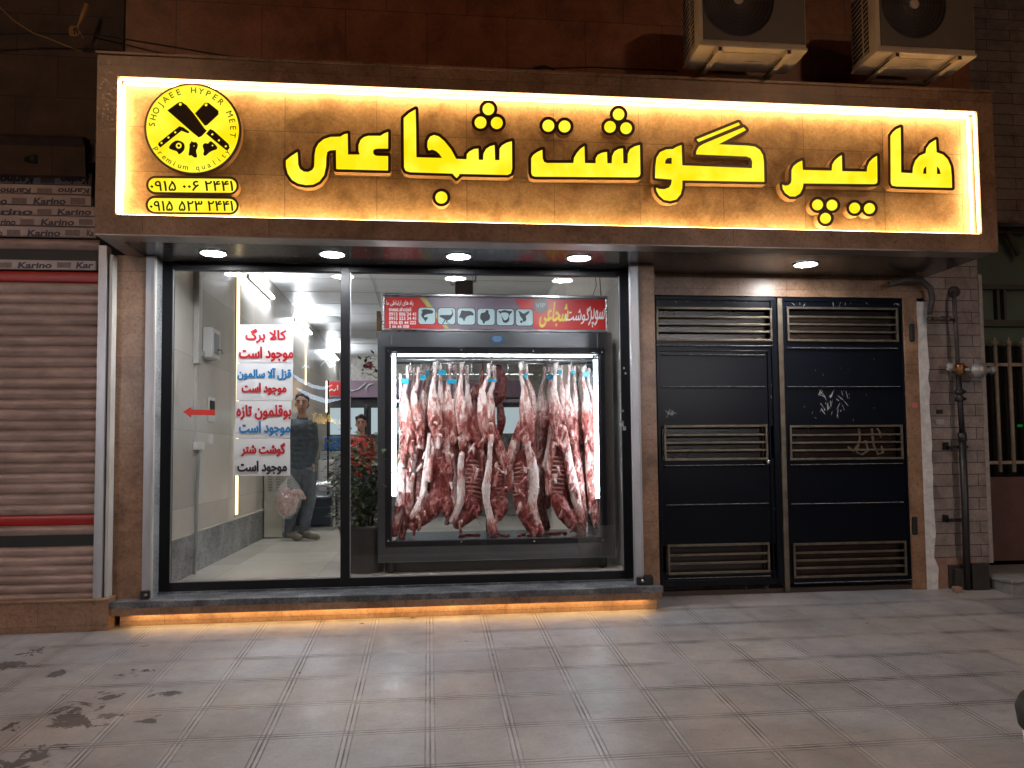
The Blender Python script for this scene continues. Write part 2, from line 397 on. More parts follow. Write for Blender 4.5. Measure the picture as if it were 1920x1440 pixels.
# ------------------------------------------------------------ organic solids
_bm = bmesh.new(); bmesh.ops.create_icosphere(_bm, subdivisions=2, radius=1); _bm.verts.index_update()
_SV = np.array([v.co[:] for v in _bm.verts]); _SF = np.array([[v.index for v in f.verts] for f in _bm.faces]); _bm.free()
def fuse(chains, vox=.008, smooth_it=4, disp=0, dscale=.05, seed=0):
    """chains: list of [(x,y,z,r[,sx,sy])...] -> one continuous remeshed surface"""
    V = []; Fc = []; o = 0
    for ch in chains:
        ch = [tuple(c)+(1, 1)[len(c)-4:] if len(c) < 6 else c for c in ch]
        samp = [ch[0]]
        for a, b in zip(ch[:-1], ch[1:]):
            a_, b_ = np.array(a, float), np.array(b, float); d = np.linalg.norm(a_[:3]-b_[:3]); k = max(1, int(d/(min(a_[3], b_[3])*.4)))
            samp += [tuple(a_+(b_-a_)*(i/k)) for i in range(1, k+1)]
        for c in samp:
            V.append(_SV*np.array([c[3]*c[4], c[3]*c[5], c[3]])+np.array(c[:3])); Fc.append(_SF+o); o += len(_SV)
    V = np.vstack(V); Fc = np.vstack(Fc)
    me = bpy.data.meshes.new('f'); me.from_pydata(V.tolist(), [], Fc.tolist()); ob = bpy.data.objects.new('f', me); COL.objects.link(ob)
    md = ob.modifiers.new('r', 'REMESH'); md.mode = 'VOXEL'; md.voxel_size = vox; md.use_smooth_shade = True
    ms = ob.modifiers.new('s', 'SMOOTH'); ms.iterations = smooth_it; ms.factor = .6
    if disp:
        tx = bpy.data.textures.new('n', 'CLOUDS'); tx.noise_scale = dscale; tx.noise_depth = 3
        dm = ob.modifiers.new('d', 'DISPLACE'); dm.texture = tx; dm.strength = disp; dm.texture_coords = 'LOCAL'; dm.mid_level = .5
    dg = bpy.context.evaluated_depsgraph_get(); out = bpy.data.meshes.new_from_object(ob.evaluated_get(dg))
    bpy.data.objects.remove(ob); bpy.data.meshes.remove(me)
    return out
# ================================================================ MATERIALS
YF, YP, YW, YG = 5.17, 5.72, 5.89, 6.02
ZS = 2.655           # soffit
stone('stone', (.15, .08, .045), (.27, .155, .09), (.37, .235, .15), rough=.33, tw=.8, th=.62, off=(.15, .46), seam=.45, seamw=.0022)
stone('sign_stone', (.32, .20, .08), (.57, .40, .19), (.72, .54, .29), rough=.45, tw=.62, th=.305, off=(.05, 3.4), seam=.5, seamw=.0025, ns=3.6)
stone('wall_stone', (.13, .042, .018), (.24, .075, .030), (.32, .115, .052), rough=.4, tw=.6, th=.4, off=(.2, .1), seam=.7, seamw=.003, offset=.5)
stone('dark_wall_stone', (.022, .014, .011), (.05, .026, .018), (.08, .046, .032), rough=.6, tw=.55, th=.3, off=(.1, .05), seam=.75, seamw=.004, offset=.5)
stone('marble', (.63, .59, .53), (.67, .63, .57), (.71, .67, .61), rough=.2, tw=1.1, th=.62, off=(.6, .58), seam=.35, seamw=.002, plane='yz', ns=1.0, bump=.01, fine=.12)
stone('granite', (.16, .17, .18), (.28, .29, .30), (.42, .43, .44), rough=.3, tw=1.0, th=.6, off=(.4, -.02), seam=.4, seamw=.002, plane='yz', ns=3.5, bump=.03, fine=.5)
stone('floor_tile', (.60, .57, .50), (.64, .61, .54), (.68, .65, .58), rough=.17, tw=.8, th=.8, off=(.3, .35), seam=.4, seamw=.002, plane='xy', ns=1.2, bump=.01, fine=.12)
stone('ledge_granite', (.03, .035, .04), (.085, .09, .10), (.22, .23, .25), rough=.3, tw=1.55, th=9, off=(1.05, .5), seam=.5, seamw=.003, plane='xz', ns=7)
stone('brick', (.15, .115, .10), (.25, .20, .175), (.31, .26, .23), rough=.75, tw=.46, th=.0985, off=(.1, .07), seam=.85, seamw=.0035, ns=5, offset=.5, bump=.3)
stone('soffit_stone', (.018, .017, .016), (.04, .036, .033), (.08, .07, .064), rough=.16, tw=1.2, th=3, off=(.5, .2), seam=.5, plane='xy', ns=2.2, bump=.02)
stone('back_wall', (.42, .38, .33), (.5, .46, .4), (.58, .53, .47), rough=.3, tw=.9, th=.6, off=(0, 0), seam=.3, plane='xz', ns=1, bump=.02)
mat('ceiling_panel', (.66, .68, .70), .38, noise=.08, nscale=1.5)
mat('steel', (.50, .50, .50), .30, metal=1, noise=.25, nscale=3, stretch=(1, 1, 40), rvar=.12)
mat('steel_brushed', (.30, .32, .34), .27, metal=1)
mat('trim_steel', (.42, .38, .35), .38, metal=.85, noise=.35, nscale=2.5, stretch=(1, 1, 1), rvar=.12)
mat('alu', (.52, .53, .55), .42, metal=.6, noise=.25, nscale=6, stretch=(1, 1, .25), bump=.1, bscale=30)
mat('alu_white', (.62, .60, .56), .5, metal=.1, noise=.3, nscale=7, stretch=(1, 1, .3))
mat('black_frame', (.007, .007, .009), .42, noise=.3, nscale=5, spec=.28)
mat('black_gloss', (.012, .013, .016), .22)
mat('gate_paint', (.003, .0045, .009), .30, spec=.16, noise=.25, nscale=3, bump=.10, bscale=9)
mat('gate_edge', (.55, .56, .58), .5, noise=.8, nscale=30)
mat('brass', (.20, .165, .12), .42, metal=.75, noise=.45, nscale=9, bump=.1)
mat('dark_brown', (.03, .018, .012), .5)
mat('recess_dark', (.025, .014, .009), .25, noise=.5, nscale=4)
mat('white_plaster', (.62, .60, .57), .85, noise=.3, nscale=16, bump=.5, bscale=20)
mat('white_plastic', (.72, .72, .70), .4, noise=.08, nscale=10)
mat('ac_warm_lit', (.72, .60, .44), .5, noise=.28, nscale=5)  # warm sign light from below put into the casing colour
mat('ac_front_shaded', (.10, .08, .065), .5, noise=.2, nscale=6)  # front of the same unit, darkened as if in shade
mat('ac_dark', (.04, .032, .03), .5)
mat('grey_plastic', (.30, .31, .31), .5)
mat('shutter', (.46, .34, .30), .45, metal=.1, noise=.42, nscale=4, bump=.2, bscale=12, stretch=(1, 1, 3), rvar=.1)
mat('shutter_film', (.52, .43, .42), .35, noise=.25, nscale=8)
mat('film_grey', (.24, .19, .19), .5, noise=.4, nscale=60)
mat('shutter_red', (.42, .012, .008), .4, noise=.2, nscale=5)
mat('print_navy', (.035, .04, .07), .5)
mat('black', (.006, .006, .006), .5)
mat('rubber', (.012, .012, .012), .7)
mat('wire', (.02, .014, .010), .6)
mat('rope', (.42, .25, .10), .9)
mat('pipe_paint', (.075, .062, .058), .55, noise=.5, nscale=14, bump=.3)
mat('pipe_black', (.016, .014, .014), .45, noise=.4, nscale=14)
mat('brass_fitting', (.28, .13, .05), .4, metal=.8, noise=.4, nscale=20)
mat('regulator', (.36, .34, .32), .45, metal=.4, noise=.3, nscale=12)
mat('paper', (.60, .63, .65), .6, noise=.05, nscale=6)
mat('ink_red', (.42, .006, .014), .5); mat('ink_blue', (.01, .16, .38), .5); mat('ink_black', (.012, .012, .02), .5)
mat('arrow_red', (.48, .015, .006), .4)
mat('letter_rim', (.06, .016, .008), .35)
mat('letter_side', (.62, .40, .19), .5, noise=.15, nscale=40)
mat('letter_ink', (.05, .018, .004), .5)
m_e = emis('letter_glow', (1.0, .86, .012), 1.15)
_N = m_e.node_tree.nodes; _L = m_e.node_tree.links; _g = _N.new('ShaderNodeNewGeometry'); _n = _N.new('ShaderNodeTexNoise'); _n.inputs['Scale'].default_value = 5.5; _n.inputs['Detail'].default_value = 2
_c = _N.new('ShaderNodeValToRGB'); _c.color_ramp.elements[0].position = .35; _c.color_ramp.elements[0].color = (1, .74, .006, 1); _c.color_ramp.elements[1].position = .72; _c.color_ramp.elements[1].color = (1, .95, .06, 1)
_L.new(_g.outputs['Position'], _n.inputs['Vector']); _L.new(_n.outputs[0], _c.inputs[0]); _L.new(_c.outputs[0], _N['Emission'].inputs[0])
mat('print_dark', (.035, .008, .002), .6)
emis('led_warm', (1.0, .60, .27), 23)
emis('led_warm_low', (1.0, .60, .27), 25)
emis('led_base', (1.0, .64, .25), 32)
emis('led_white', (.90, .95, 1.0), 165)
emis('led_case', (.84, .93, 1.0), 52)
emis('led_strip', (1.0, .78, .42), 3.4)
emis('down_white', (.95, .97, 1.0), 230)
emis('ceil_white', (.9, .96, 1.0), 120)
emis('ceil_warm', (1.0, .78, .50), 60)
emis('neon', (1.0, .55, .05), 18)
emis('fill_lamp_warm', (1.0, .56, .30), 185)  # warm fill for the upper front, from added unseen lamps
emis('fill_flood', (.98, .95, 1.0), 165)  # strong fill from lamps under the added canopy
glass('window_glass', base=.045)
glass('case_glass', base=.03)

# ================================================================ GROUND, ROAD, ROOM SHELL
def pavement_mat():
    m = bpy.data.materials.new('pavement'); m.use_nodes = True; N = m.node_tree.nodes; L = m.node_tree.links; b = N['Principled BSDF']; MATS['pavement'] = m
    geo = N.new('ShaderNodeNewGeometry'); sp = N.new('ShaderNodeSeparateXYZ'); L.new(geo.outputs['Position'], sp.inputs[0])
    def M(op, a, b_=None, c=None, clamp=False):
        n = N.new('ShaderNodeMath'); n.operation = op; n.use_clamp = clamp
        for i, v in enumerate((a, b_, c)):
            if v is None: continue
            if isinstance(v, (int, float)): n.inputs[i].default_value = v
            else: L.new(v, n.inputs[i])
        return n.outputs[0]
    def NZ(sc, det=5, ro=.6, vec=None, dist=0):
        n = N.new('ShaderNodeTexNoise'); n.inputs['Scale'].default_value = sc; n.inputs['Detail'].default_value = det; n.inputs['Roughness'].default_value = ro
        n.inputs['Distortion'].default_value = dist; L.new(vec or geo.outputs['Position'], n.inputs['Vector']); return n.outputs[0]
    def MR(v, a, b_, c, d):
        n = N.new('ShaderNodeMapRange'); n.inputs[1].default_value = a; n.inputs[2].default_value = b_; n.inputs[3].default_value = c; n.inputs[4].default_value = d
        L.new(v, n.inputs[0]); return n.outputs[0]
    def seam(axis, off, pitch, w=1.0):
        f = M('FRACT', M('MULTIPLY_ADD', axis, 1/pitch, 100.5-off/pitch)); d = M('MULTIPLY', M('ABSOLUTE', M('SUBTRACT', f, .5)), pitch)
        core = MR(d, .0025*w, .006*w, 1, 0)
        side = MR(M('ABSOLUTE', M('SUBTRACT', d, .022)), .002*w, .005*w, 1, 0)
        band = MR(d, .022, .026, 1, 0)
        return core, side, band
    ax, ay = seam(sp.outputs[0], 0.0, .385), seam(sp.outputs[1], 4.15, .378, 1.5)
    wear = MR(NZ(1.1, 3), .36, .54, .5, 1.0); wear2 = MR(NZ(6, 3), .35, .6, .45, 1.0)
    core = M('MAXIMUM', ax[0], ay[0]); side = M('MAXIMUM', ax[1], ay[1]); band = M('MAXIMUM', ax[2], ay[2])
    groove = M('MULTIPLY', M('MAXIMUM', core, M('MULTIPLY', side, .8)), M('MULTIPLY', wear, wear2))
    # per-tile tone
    fx = M('FLOOR', M('MULTIPLY_ADD', sp.outputs[0], 1/.385, 100)); fy = M('FLOOR', M('MULTIPLY_ADD', sp.outputs[1], 1/.378, 100-4.15/.378))
    cb = N.new('ShaderNodeCombineXYZ'); L.new(fx, cb.inputs[0]); L.new(fy, cb.inputs[1])
    wn = N.new('ShaderNodeTexWhiteNoise'); L.new(cb.outputs[0], wn.inputs[0]); tone = MR(wn.outputs[0], 0, 1, .90, 1.08)
    cr = N.new('ShaderNodeValToRGB'); cr.color_ramp.elements[0].position = .3; cr.color_ramp.elements[1].position = .7
    cr.color_ramp.elements[0].color = (.20, .19, .185, 1); cr.color_ramp.elements[1].color = (.35, .34, .335, 1); L.new(NZ(1.6, 9, .7), cr.inputs[0])
    hue = N.new('ShaderNodeMix'); hue.data_type = 'RGBA'; hue.inputs[6].default_value = (.97, 1.0, 1.06, 1); hue.inputs[7].default_value = (1.07, .99, .94, 1); L.new(MR(NZ(.9, 3), .4, .6, 0, 1), hue.inputs[0])
    fine = MR(NZ(70, 4, .8), .35, .65, .88, 1.08)
    # wet, dirty stains near the left-hand shop front
    reg = None
    for (cx, cy, rr) in ((165, 1312, .34), (25, 1358, .22), (140, 1352, .26), (70, 1420, .26), (280, 1352, .13), (110, 1262, .12), (60, 1222, .16), (260, 1260, .22), (205, 1345, .18), (20, 1250, .2), (315, 1300, .2)):
        c = PG(cx, cy); vd = N.new('ShaderNodeVectorMath'); vd.operation = 'DISTANCE'; L.new(geo.outputs['Position'], vd.inputs[0]); vd.inputs[1].default_value = tuple(c)
        f = MR(vd.outputs['Value'], 0, rr, 1 if rr != .22 else .7, 0); reg = f if reg is None else M('MAXIMUM', reg, f)
    st = M('MULTIPLY_ADD', reg, .30, NZ(5.5, 5, .62, dist=1.0)); stain = MR(st, .68, .75, 0, 1)
    mpv = N.new('ShaderNodeMapping'); mpv.inputs['Scale'].default_value = (.5, 1.3, 1); L.new(geo.outputs['Position'], mpv.inputs[0])
    spots = M('MAXIMUM', MR(NZ(15, 4, .6, vec=mpv.outputs[0]), .60, .70, 0, .38), MR(NZ(60, 1, .4), .76, .78, 0, .8))
    k = M('MULTIPLY', M('MULTIPLY', fine, tone), M('SUBTRACT', 1, M('MULTIPLY', groove, .92)))
    k = M('MULTIPLY', k, M('MULTIPLY_ADD', band, .17, 1)); k = M('MULTIPLY', k, M('SUBTRACT', 1, M('MULTIPLY', stain, .62))); k = M('MULTIPLY', k, M('SUBTRACT', 1, M('MULTIPLY', spots, .5)))
    vm = N.new('ShaderNodeVectorMath'); vm.operation = 'SCALE'; L.new(cr.outputs[0], vm.inputs[0]); L.new(k, vm.inputs['Scale']); hm = N.new('ShaderNodeVectorMath'); hm.operation = 'MULTIPLY'; L.new(vm.outputs[0], hm.inputs[0]); L.new(hue.outputs[2], hm.inputs[1]); L.new(hm.outputs[0], b.inputs['Base Color'])
    L.new(M('SUBTRACT', MR(NZ(4, 4), .3, .7, .28, .5), M('MULTIPLY', stain, .2)), b.inputs['Roughness'])
    bp = N.new('ShaderNodeBump'); bp.inputs['Strength'].default_value = .5; bp.inputs['Distance'].default_value = .003
    L.new(M('MULTIPLY_ADD', groove, -1, M('MULTIPLY', NZ(90, 3), .25)), bp.inputs['Height']); L.new(bp.outputs[0], b.inputs['Normal'])
pavement_mat()
mat('asphalt', (.05, .05, .052), .8, noise=.3, nscale=40, bump=.6, bscale=120)
mat('kerb', (.26, .25, .24), .8, noise=.3, nscale=12, bump=.3)
YK = -1.6
m_ = MB()
m_.add([(-30, YK, gz(YK)), (30, YK, gz(YK)), (30, 6.6, gz(6.6)), (-30, 6.6, gz(6.6))], [(0, 1, 2, 3)]); struct(m_.build('pavement', 'pavement', loc=(0, 2, gz(2))))
m_ = MB(); zk = gz(YK); m_.box(-30, 30, YK-.15, YK, zk-.2, zk+.004, bev=.02); struct(m_.build('kerb', 'kerb'))
m_ = MB(); m_.add([(-60, -60, zk-.14), (60, -60, zk-.14), (60, YK-.1, zk-.14), (-60, YK-.1, zk-.14)], [(0, 1, 2, 3)]); struct(m_.build('road', 'asphalt', loc=(0, -10, zk-.14)))

ZI = .24; ZC = 3.40; XL = -1.95; YB = 17.2
m_ = MB(); m_.box(XL-.2, 1.74, YW+.062, 10.0, ZI-.1, ZI); m_.box(XL-.2, 4.75, 10.0, YB+.3, ZI-.1, ZI); struct(m_.build('shop_floor', 'floor_tile'))
m_ = MB(); m_.box(XL-.3, 4.8, 6.21, YB+.3, ZC, ZC+.15); struct(m_.build('ceiling', 'ceiling_panel'))
m_ = MB()
for i in range(14):      # panel joints of the ceiling
    y = 6.4+i*.8; m_.box(XL, 4.6, y-.004, y+.004, ZC-.004, ZC-.0005)
for x in (-.7, .55, 1.75, 3): m_.box(x-.004, x+.004, YW+.1, YB, ZC-.006, ZC-.003)
struct(m_.build('ceiling_joints', 'grey_plastic'))
m_ = MB(); m_.box(XL-.25, XL, YW+.06, YB, ZI, .575, 1); m_.box(XL-.25, XL-.002, YW+.06, YB, .575, ZC, 0); m_.box(XL-.25, XL+.008, YW+.06, YB, .568, .582, 0)
struct(m_.build('wall_left', ['marble', 'granite']))
m_ = MB(); m_.box(1.62, 1.74, YW+.07, 10.2, ZI, ZC); m_.box(1.74, 4.6, 10.0, 10.2, ZI, ZC); m_.box(4.6, 4.8, 10, YB, ZI, ZC); struct(m_.build('wall_right', 'marble'))
m_ = MB(); m_.box(XL, 4.6, YB, YB+.2, ZI, ZC); struct(m_.build('wall_back', 'back_wall'))

# ================================================================ SHOP BUILDING
FX0, FX1, FZ0, FZ1 = -2.148, 4.172, 2.657, 3.846
OX0, OX1, OZ0, OZ1 = -2.021, 4.048, 2.784, 3.704
YBK = YF+.115
bld = thing('shop_building', 'shop front clad in brown polished stone slabs with a deep soffit over window and gate', 'building', (1.0, 5.8, 0))
m_ = MB(); m_.box(FX0, 4.35, 5.62, 6.2, FZ0+.3, 9.0); m_.box(1.72, FX1, YG+.02, 6.2, ZS, FZ0+.3); m_.build('upper_wall', 'wall_stone', bld)
m_ = MB()
m_.box(FX0, FX1, YF, 5.62, FZ0, OZ0); m_.box(FX0, FX1, YF, 5.62, OZ1, FZ1); m_.box(FX0, OX0, YF, 5.62, OZ0, OZ1); m_.box(OX1, FX1, YF, 5.62, OZ0, OZ1)
m_.build('fascia', 'stone', bld)
m_ = MB(); m_.box(FX0-.012, FX1+.012, YF-.012, 5.64, FZ1, FZ1+.022, bev=.004); m_.build('fascia_cap', 'stone', bld)
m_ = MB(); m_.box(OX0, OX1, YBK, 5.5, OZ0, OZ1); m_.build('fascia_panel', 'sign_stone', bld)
m_ = MB(); m_.box(FX0+.12, FX1-.005, YF+.165, 6.12, ZS, ZS+.05); m_.build('soffit', 'soffit_stone', bld)
m_ = MB(); m_.box(FX0+.003, FX1-.003, YF+.004, YF+.163, ZS-.006, ZS+.0015); m_.box(FX0+.003, FX0+.118, YF+.163, 5.7, ZS-.006, ZS+.0015)
for x in (-1.35, .4, 2.05, 3.2): m_.box(x, x+.012, YF+.002, YF+.165, ZS-.009, ZS-.006)
m_.build('soffit_trim', 'trim_steel', bld)
# pillars beside the window
def vx(px0, py0, px1, py1, Y): return (P(px0, py0, Y).x+P(px1, py1, Y).x)/2
pl0, pl1 = vx(209, 540, 200.5, 1100, YP), vx(273.5, 560, 266.5, 1080, YP)
pr0, pr1 = vx(1197, 560, 1207, 1060, YP), vx(1225.7, 520, 1237.7, 1080, YP)
wx0, wx1 = -1.962, 1.592
m_ = MB(); m_.box(pl0, pl1, YP, 6.1, .2, ZS); m_.build('pillar', 'stone', bld)
m_ = MB(); m_.box(pr0, pr1, YP, 6.12, .2, ZS); m_.build('pillar', 'stone', bld)
m_ = MB(); m_.box(pl1+.004, wx0, YP+.03, 6.0, .2, ZS); m_.build('window_reveal', 'granite', bld)
m_ = MB(); m_.box(wx1, pr0-.004, YP+.03, 6.0, .2, ZS); m_.build('window_reveal', 'granite', bld)
m_ = MB(); m_.box(pr1, FX1, YG, 6.2, 2.482, ZS); m_.build('lintel', 'stone', bld)
jx0, jx1 = 3.965, 4.085
m_ = MB(); m_.box(jx0, jx1, YG-.01, 6.2, .02, 2.482); m_.build('gate_jamb', 'stone', bld)
me_m = MB(); n = 26; zz = [.04+i*(2.45-.04)/n for i in range(n+1)]; r2 = random.Random(3)
vs = []; fs = []
for i, z in enumerate(zz):
    w = 4.165+r2.uniform(-.012, .012)+(.02 if z < .3 else 0); vs += [(jx1, YG-.014, z), (w, YG-.018+r2.uniform(-.003, .003), z), (w, YG+.05, z), (jx1, YG+.05, z)]
for i in range(n):
    for k in range(4): fs.append((i*4+k, i*4+(k+1) % 4, (i+1)*4+(k+1) % 4, (i+1)*4+k))
me_m.add(vs, fs).build('plaster_edge', 'white_plaster', bld)
# stone ledge with the warm strip beneath it
m_ = MB(); m_.box(-2.185, 1.722, 5.595, 6.0, .168, .2135, bev=.004); m_.box(wx0, wx1, YW-.02, 6.0, .2125, .226); m_.build('ledge', 'ledge_granite', bld)
m_ = MB(); m_.box(-2.17, 1.712, 5.605, 5.63, .117, .168); m_.build('ledge_face', 'stone', bld)
m_ = MB(); m_.box(-2.15, 1.70, 5.69, 6.0, -.05, .168); m_.build('plinth', 'stone', bld)
led = MB(); led.box(-2.07, 1.62, 5.634, 5.654, .128, .136); led = led.build('led_strip', 'led_base'); tag(led, 'warm glowing light strip tucked under the window ledge', 'light strip')

# window
win = thing('shop_window', 'tall black framed shop window in two panes above the granite ledge', 'window', (-.2, YW, .226))
gx0, gx1 = vx(325.1, 520, 315.4, 1085, YW), vx(1161.1, 520, 1171, 1065, YW); gz0, gz1 = .29, 2.60
mx0, mx1 = -.662, -.594
m_ = MB(); f0, f1 = YW, YW+.06
m_.box(wx0, gx0, f0, f1, .226, 2.654, bev=.003); m_.box(gx1, wx1, f0, f1, .226, 2.654, bev=.003)
m_.box(gx0, gx1, f0+.001, f1, .226, gz0, bev=.003); m_.box(gx0, gx1, f0+.001, f1, gz1, 2.654, bev=.003); m_.build('frame', 'black_frame', win)
m_ = MB(); m_.box(mx0, mx1, f0-.004, f1, gz0-.06, gz1+.045, bev=.003); m_.build('mullion', 'black_frame', win)
m_ = MB()
for a, b_ in ((gx0, mx0), (mx1, gx1)):
    m_.box(a, b_, f0+.012, f0+.018, gz0, gz0+.008); m_.box(a, a+.006, f0+.012, f0+.018, gz0, gz1)
m_.box(gx1-.006, gx1, f0+.012, f0+.018, gz0, gz1); m_.build('bead', 'alu', win)
for a, b_ in ((gx0, mx0), (mx1, gx1)):
    m_ = MB(); m_.box(a+.0005, b_-.0005, f0+.026, f0+.032, gz0+.0005, gz1-.0005); m_.build('pane', 'window_glass', win)
# black paint chips on the frame
m_ = MB()
for (x, y, w, h) in ((1166, 795, 7, 12), (1171, 803, 6, 8), (1168, 770, 4, 5), (1173, 700, 3, 4), (1170, 690, 3, 4)):
    a = P(x, y, YW-.001); m_.box(a.x-w*.002, a.x+w*.002, YW-.0008, YW+.002, a.z-h*.002, a.z+h*.002)
m_.build('paint_chip', 'gate_edge', win)
# the shop's own shutter rails at both sides
def rail(x0, x1, y0, z0, z1, label, grp=None):
    t = thing('shutter_rail', label, 'rail', ((x0+x1)/2, y0, z0), grp)
    w = x1-x0; m = MB(); m.box(x0, x1, y0, y0+.006, z0, z1, bev=.001); m.box(x0, x0+.005, y0+.006, y0+.05, z0, z1); m.box(x1-.012, x1-.007, y0-.006, y0+.05, z0, z1)
    m.build('channel', 'alu', t); m = MB(); m.box(x1-.006, x1, y0-.003, y0+.03, z0, z1); m.build('edge_strip', 'alu_white', t); return t
rail(pl1+.001, pl1+.066, YP-.008, .2137, ZS-.002, 'silver shutter guide rail between left stone pillar and black window frame')
rail(pr0-.066, pr0-.001, YP-.008, .2137, ZS-.002, 'worn silver shutter guide rail between black window frame and right stone pillar')
# bolts at the feet of the rails
def bolt(x, x2, label):
    t = thing('shutter_lock', label, 'lock', ((x+x2)/2, YP-.02, .2137)); m = MB(); m.box(x, x2, YP-.055, YP-.012, .2137, .272, bev=.005); m.build('lock_case', 'black', t)
    m = MB(); m.lathe([(.0, -.012), (.012, -.012), (.012, 0), (.0, 0)], ((x+x2)/2+.012, YP-.055, .245), 14, 'y'); m.build('key_barrel', 'steel', t)
    return t
bolt(pl1+.008, pl1+.062, 'small black lock box at the foot of the left shutter rail')
t = bolt(pr0-.06, pr0-.012, 'black two part lock box at the foot of the right shutter rail')
m_ = MB(); m_.box(pr0-.01, pr0+.058, YP-.06, YP-.004, .2137, .276, bev=.006); m_.box(pr0+.0, pr0+.05, YP-.055, YP-.01, .277, .284); m_.build('bolt_block', 'black', t)

# downlights in the soffit
def downlight(px, py, label):
    c = PZ(px, py, ZS-.004); t = thing('downlight', label, 'ceiling light', (c.x, c.y, ZS-.012), 'round lamps in the soffit')
    m = MB(); m.lathe([(.082, -.001), (.101, -.001), (.101, -.007), (.095, -.010), (.084, -.009), (.082, -.001)], (c.x, c.y, ZS), 36); m.build('ring', 'steel', t)
    m = MB(); m.lathe([(0.0001, -.0065), (.083, -.0065), (.083, -.001), (.0001, -.001)], (c.x, c.y, ZS), 36); m.build('diffuser', 'down_white', t)
for px, py, lb in ((400, 475, 'lit round white downlight above the papers, leftmost lamp in the soffit'), (623, 477, 'lit round white downlight just left of the window mullion'),
                   (860, 481, 'lit round white downlight over the middle of the red banner'), (1086, 484, 'lit round white downlight over the right end of the red banner'),
                   (1511, 496, 'lit round white downlight over the black gate')):
    downlight(px, py, lb)

# ================================================================ SIGN
sign = thing('shop_sign', 'wide glowing yellow Persian lettered shop sign in a warm lit stone recess', 'sign', (1.0, YBK, OZ0))
YL = YF+.022      # letter faces
Z2 = lambda p: zm(p, 500, 160, .26042)
Z3 = lambda p: zm(p, 960, 160, .26042)
Z4 = lambda p: zm(p, 1380, 160, .26042)
Z1 = lambda p: zm(p, 200, 120, .25)
def ch(z, cx, cy, r): return z(circ(cx, cy, r))
A1 = Z2([(137, 540), (175, 508), (222, 478), (226, 520), (228, 570), (240, 600), (268, 620), (300, 622), (328, 608), (341, 585), (344, 500), (352, 455), (372, 418), (410, 386), (460, 370), (530, 368), (556, 352), (584, 345), (586, 497), (668, 497),
    (660, 470), (660, 430), (675, 392), (700, 371), (730, 362), (820, 362), (845, 345), (876, 333), (875, 455), (800, 455), (780, 458), (768, 468), (768, 488), (780, 503), (800, 507), (875, 508), (875, 613), (500, 603), (498, 465), (455, 468), (436, 480), (430, 520), (428, 585), (415, 645), (380, 692), (335, 715), (280, 718), (225, 707), (180, 680), (150, 635), (138, 585)])
A2 = Z2([(985, 235), (1025, 198), (1073, 170), (1077, 300), (1079, 517), (1262, 522), (1240, 490), (1215, 470), (1190, 462), (1165, 470), (1155, 440), (1157, 400), (1175, 368), (1205, 356), (1240, 366), (1280, 400), (1330, 462), (1365, 528), (1438, 531),
    (1440, 495), (1458, 475), (1490, 458), (1526, 453), (1528, 535), (1557, 536), (1560, 490), (1580, 455), (1608, 437), (1642, 428), (1646, 537), (1675, 537), (1676, 455), (1695, 430), (1728, 411), (1767, 400), (1769, 600), (1760, 633), (1735, 645), (1390, 637), (1386, 650), (1368, 668), (1347, 648), (1338, 635), (1030, 625), (1000, 615), (988, 590)])
A3 = Z3([(138, 522), (152, 500), (182, 478), (220, 462), (222, 525), (232, 550), (252, 558), (442, 558), (446, 520), (465, 487), (492, 455), (523, 435), (526, 558), (602, 560), (602, 525), (616, 500), (646, 484), (685, 478), (688, 560), (718, 560), (720, 510), (736, 475), (765, 458), (800, 452), (803, 560), (832, 560), (834, 490), (850, 457), (885, 437), (922, 428), (926, 640), (918, 656), (900, 662), (165, 657), (146, 650), (138, 630)])
A4 = Z3([(1668, 300), (1687, 322), (1490, 424), (1700, 433), (1750, 440), (1785, 462), (1808, 500), (1815, 550), (1818, 695), (1228, 684), (1227, 740), (1216, 785), (1185, 822), (1140, 833), (1095, 825), (1060, 795), (1042, 762), (1036, 733), (1060, 745), (1095, 747), (1130, 735), (1146, 710), (1150, 678), (1030, 668), (1032, 580), (1040, 520), (1065, 480), (1110, 460), (1160, 457), (1188, 440), (1222, 428), (1227, 575), (1728, 595), (1730, 550), (1720, 524), (1690, 512), (1325, 497), (1328, 470), (1345, 440), (1378, 420)])
A4b = Z3([(1328, 388), (1632, 265), (1645, 285), (1345, 408)])
A4h = Z3([(1103, 563), (1106, 540), (1120, 524), (1150, 521), (1150, 564)])
A5 = Z4([(478, 540), (482, 608), (690, 613), (693, 570), (712, 538), (738, 515), (763, 500), (766, 617), (943, 620), (946, 585), (962, 548), (988, 522), (1017, 505), (1020, 690), (1015, 705), (1000, 711), (487, 706), (480, 745), (462, 780), (430, 800), (390, 800), (355, 775), (338, 745), (333, 712), (355, 722), (380, 716), (396, 700), (400, 680), (400, 610), (415, 578), (445, 554)])
A6 = Z4([(1113, 362), (1130, 335), (1155, 314), (1187, 300), (1190, 627), (1272, 632), (1276, 585), (1292, 540), (1322, 505), (1366, 486), (1372, 450), (1397, 415), (1441, 388), (1446, 481), (1490, 496), (1525, 530), (1547, 580), (1554, 640), (1557, 738), (1160, 728), (1125, 722), (1115, 700)])
A6a = Z4([(1348, 635), (1353, 600), (1372, 582), (1372, 636)]); A6b = Z4([(1448, 582), (1466, 600), (1476, 637), (1448, 637)])
def letter(polys, gr=4.3):
    gr += 1.0
    o = shape_px('letter', polys, YL+.002, .058, 'letter_rim', sign, g=gr, side='letter_side')
    shape_px('lit_face', grow(polys, -.35), YL-.003, .004, 'letter_glow', o)
letter([A1]); letter([A2]); letter([A3]); letter([A4, A4b, A4h], 4.0); letter([A5]); letter([A6, A6a, A6b], 4.0)
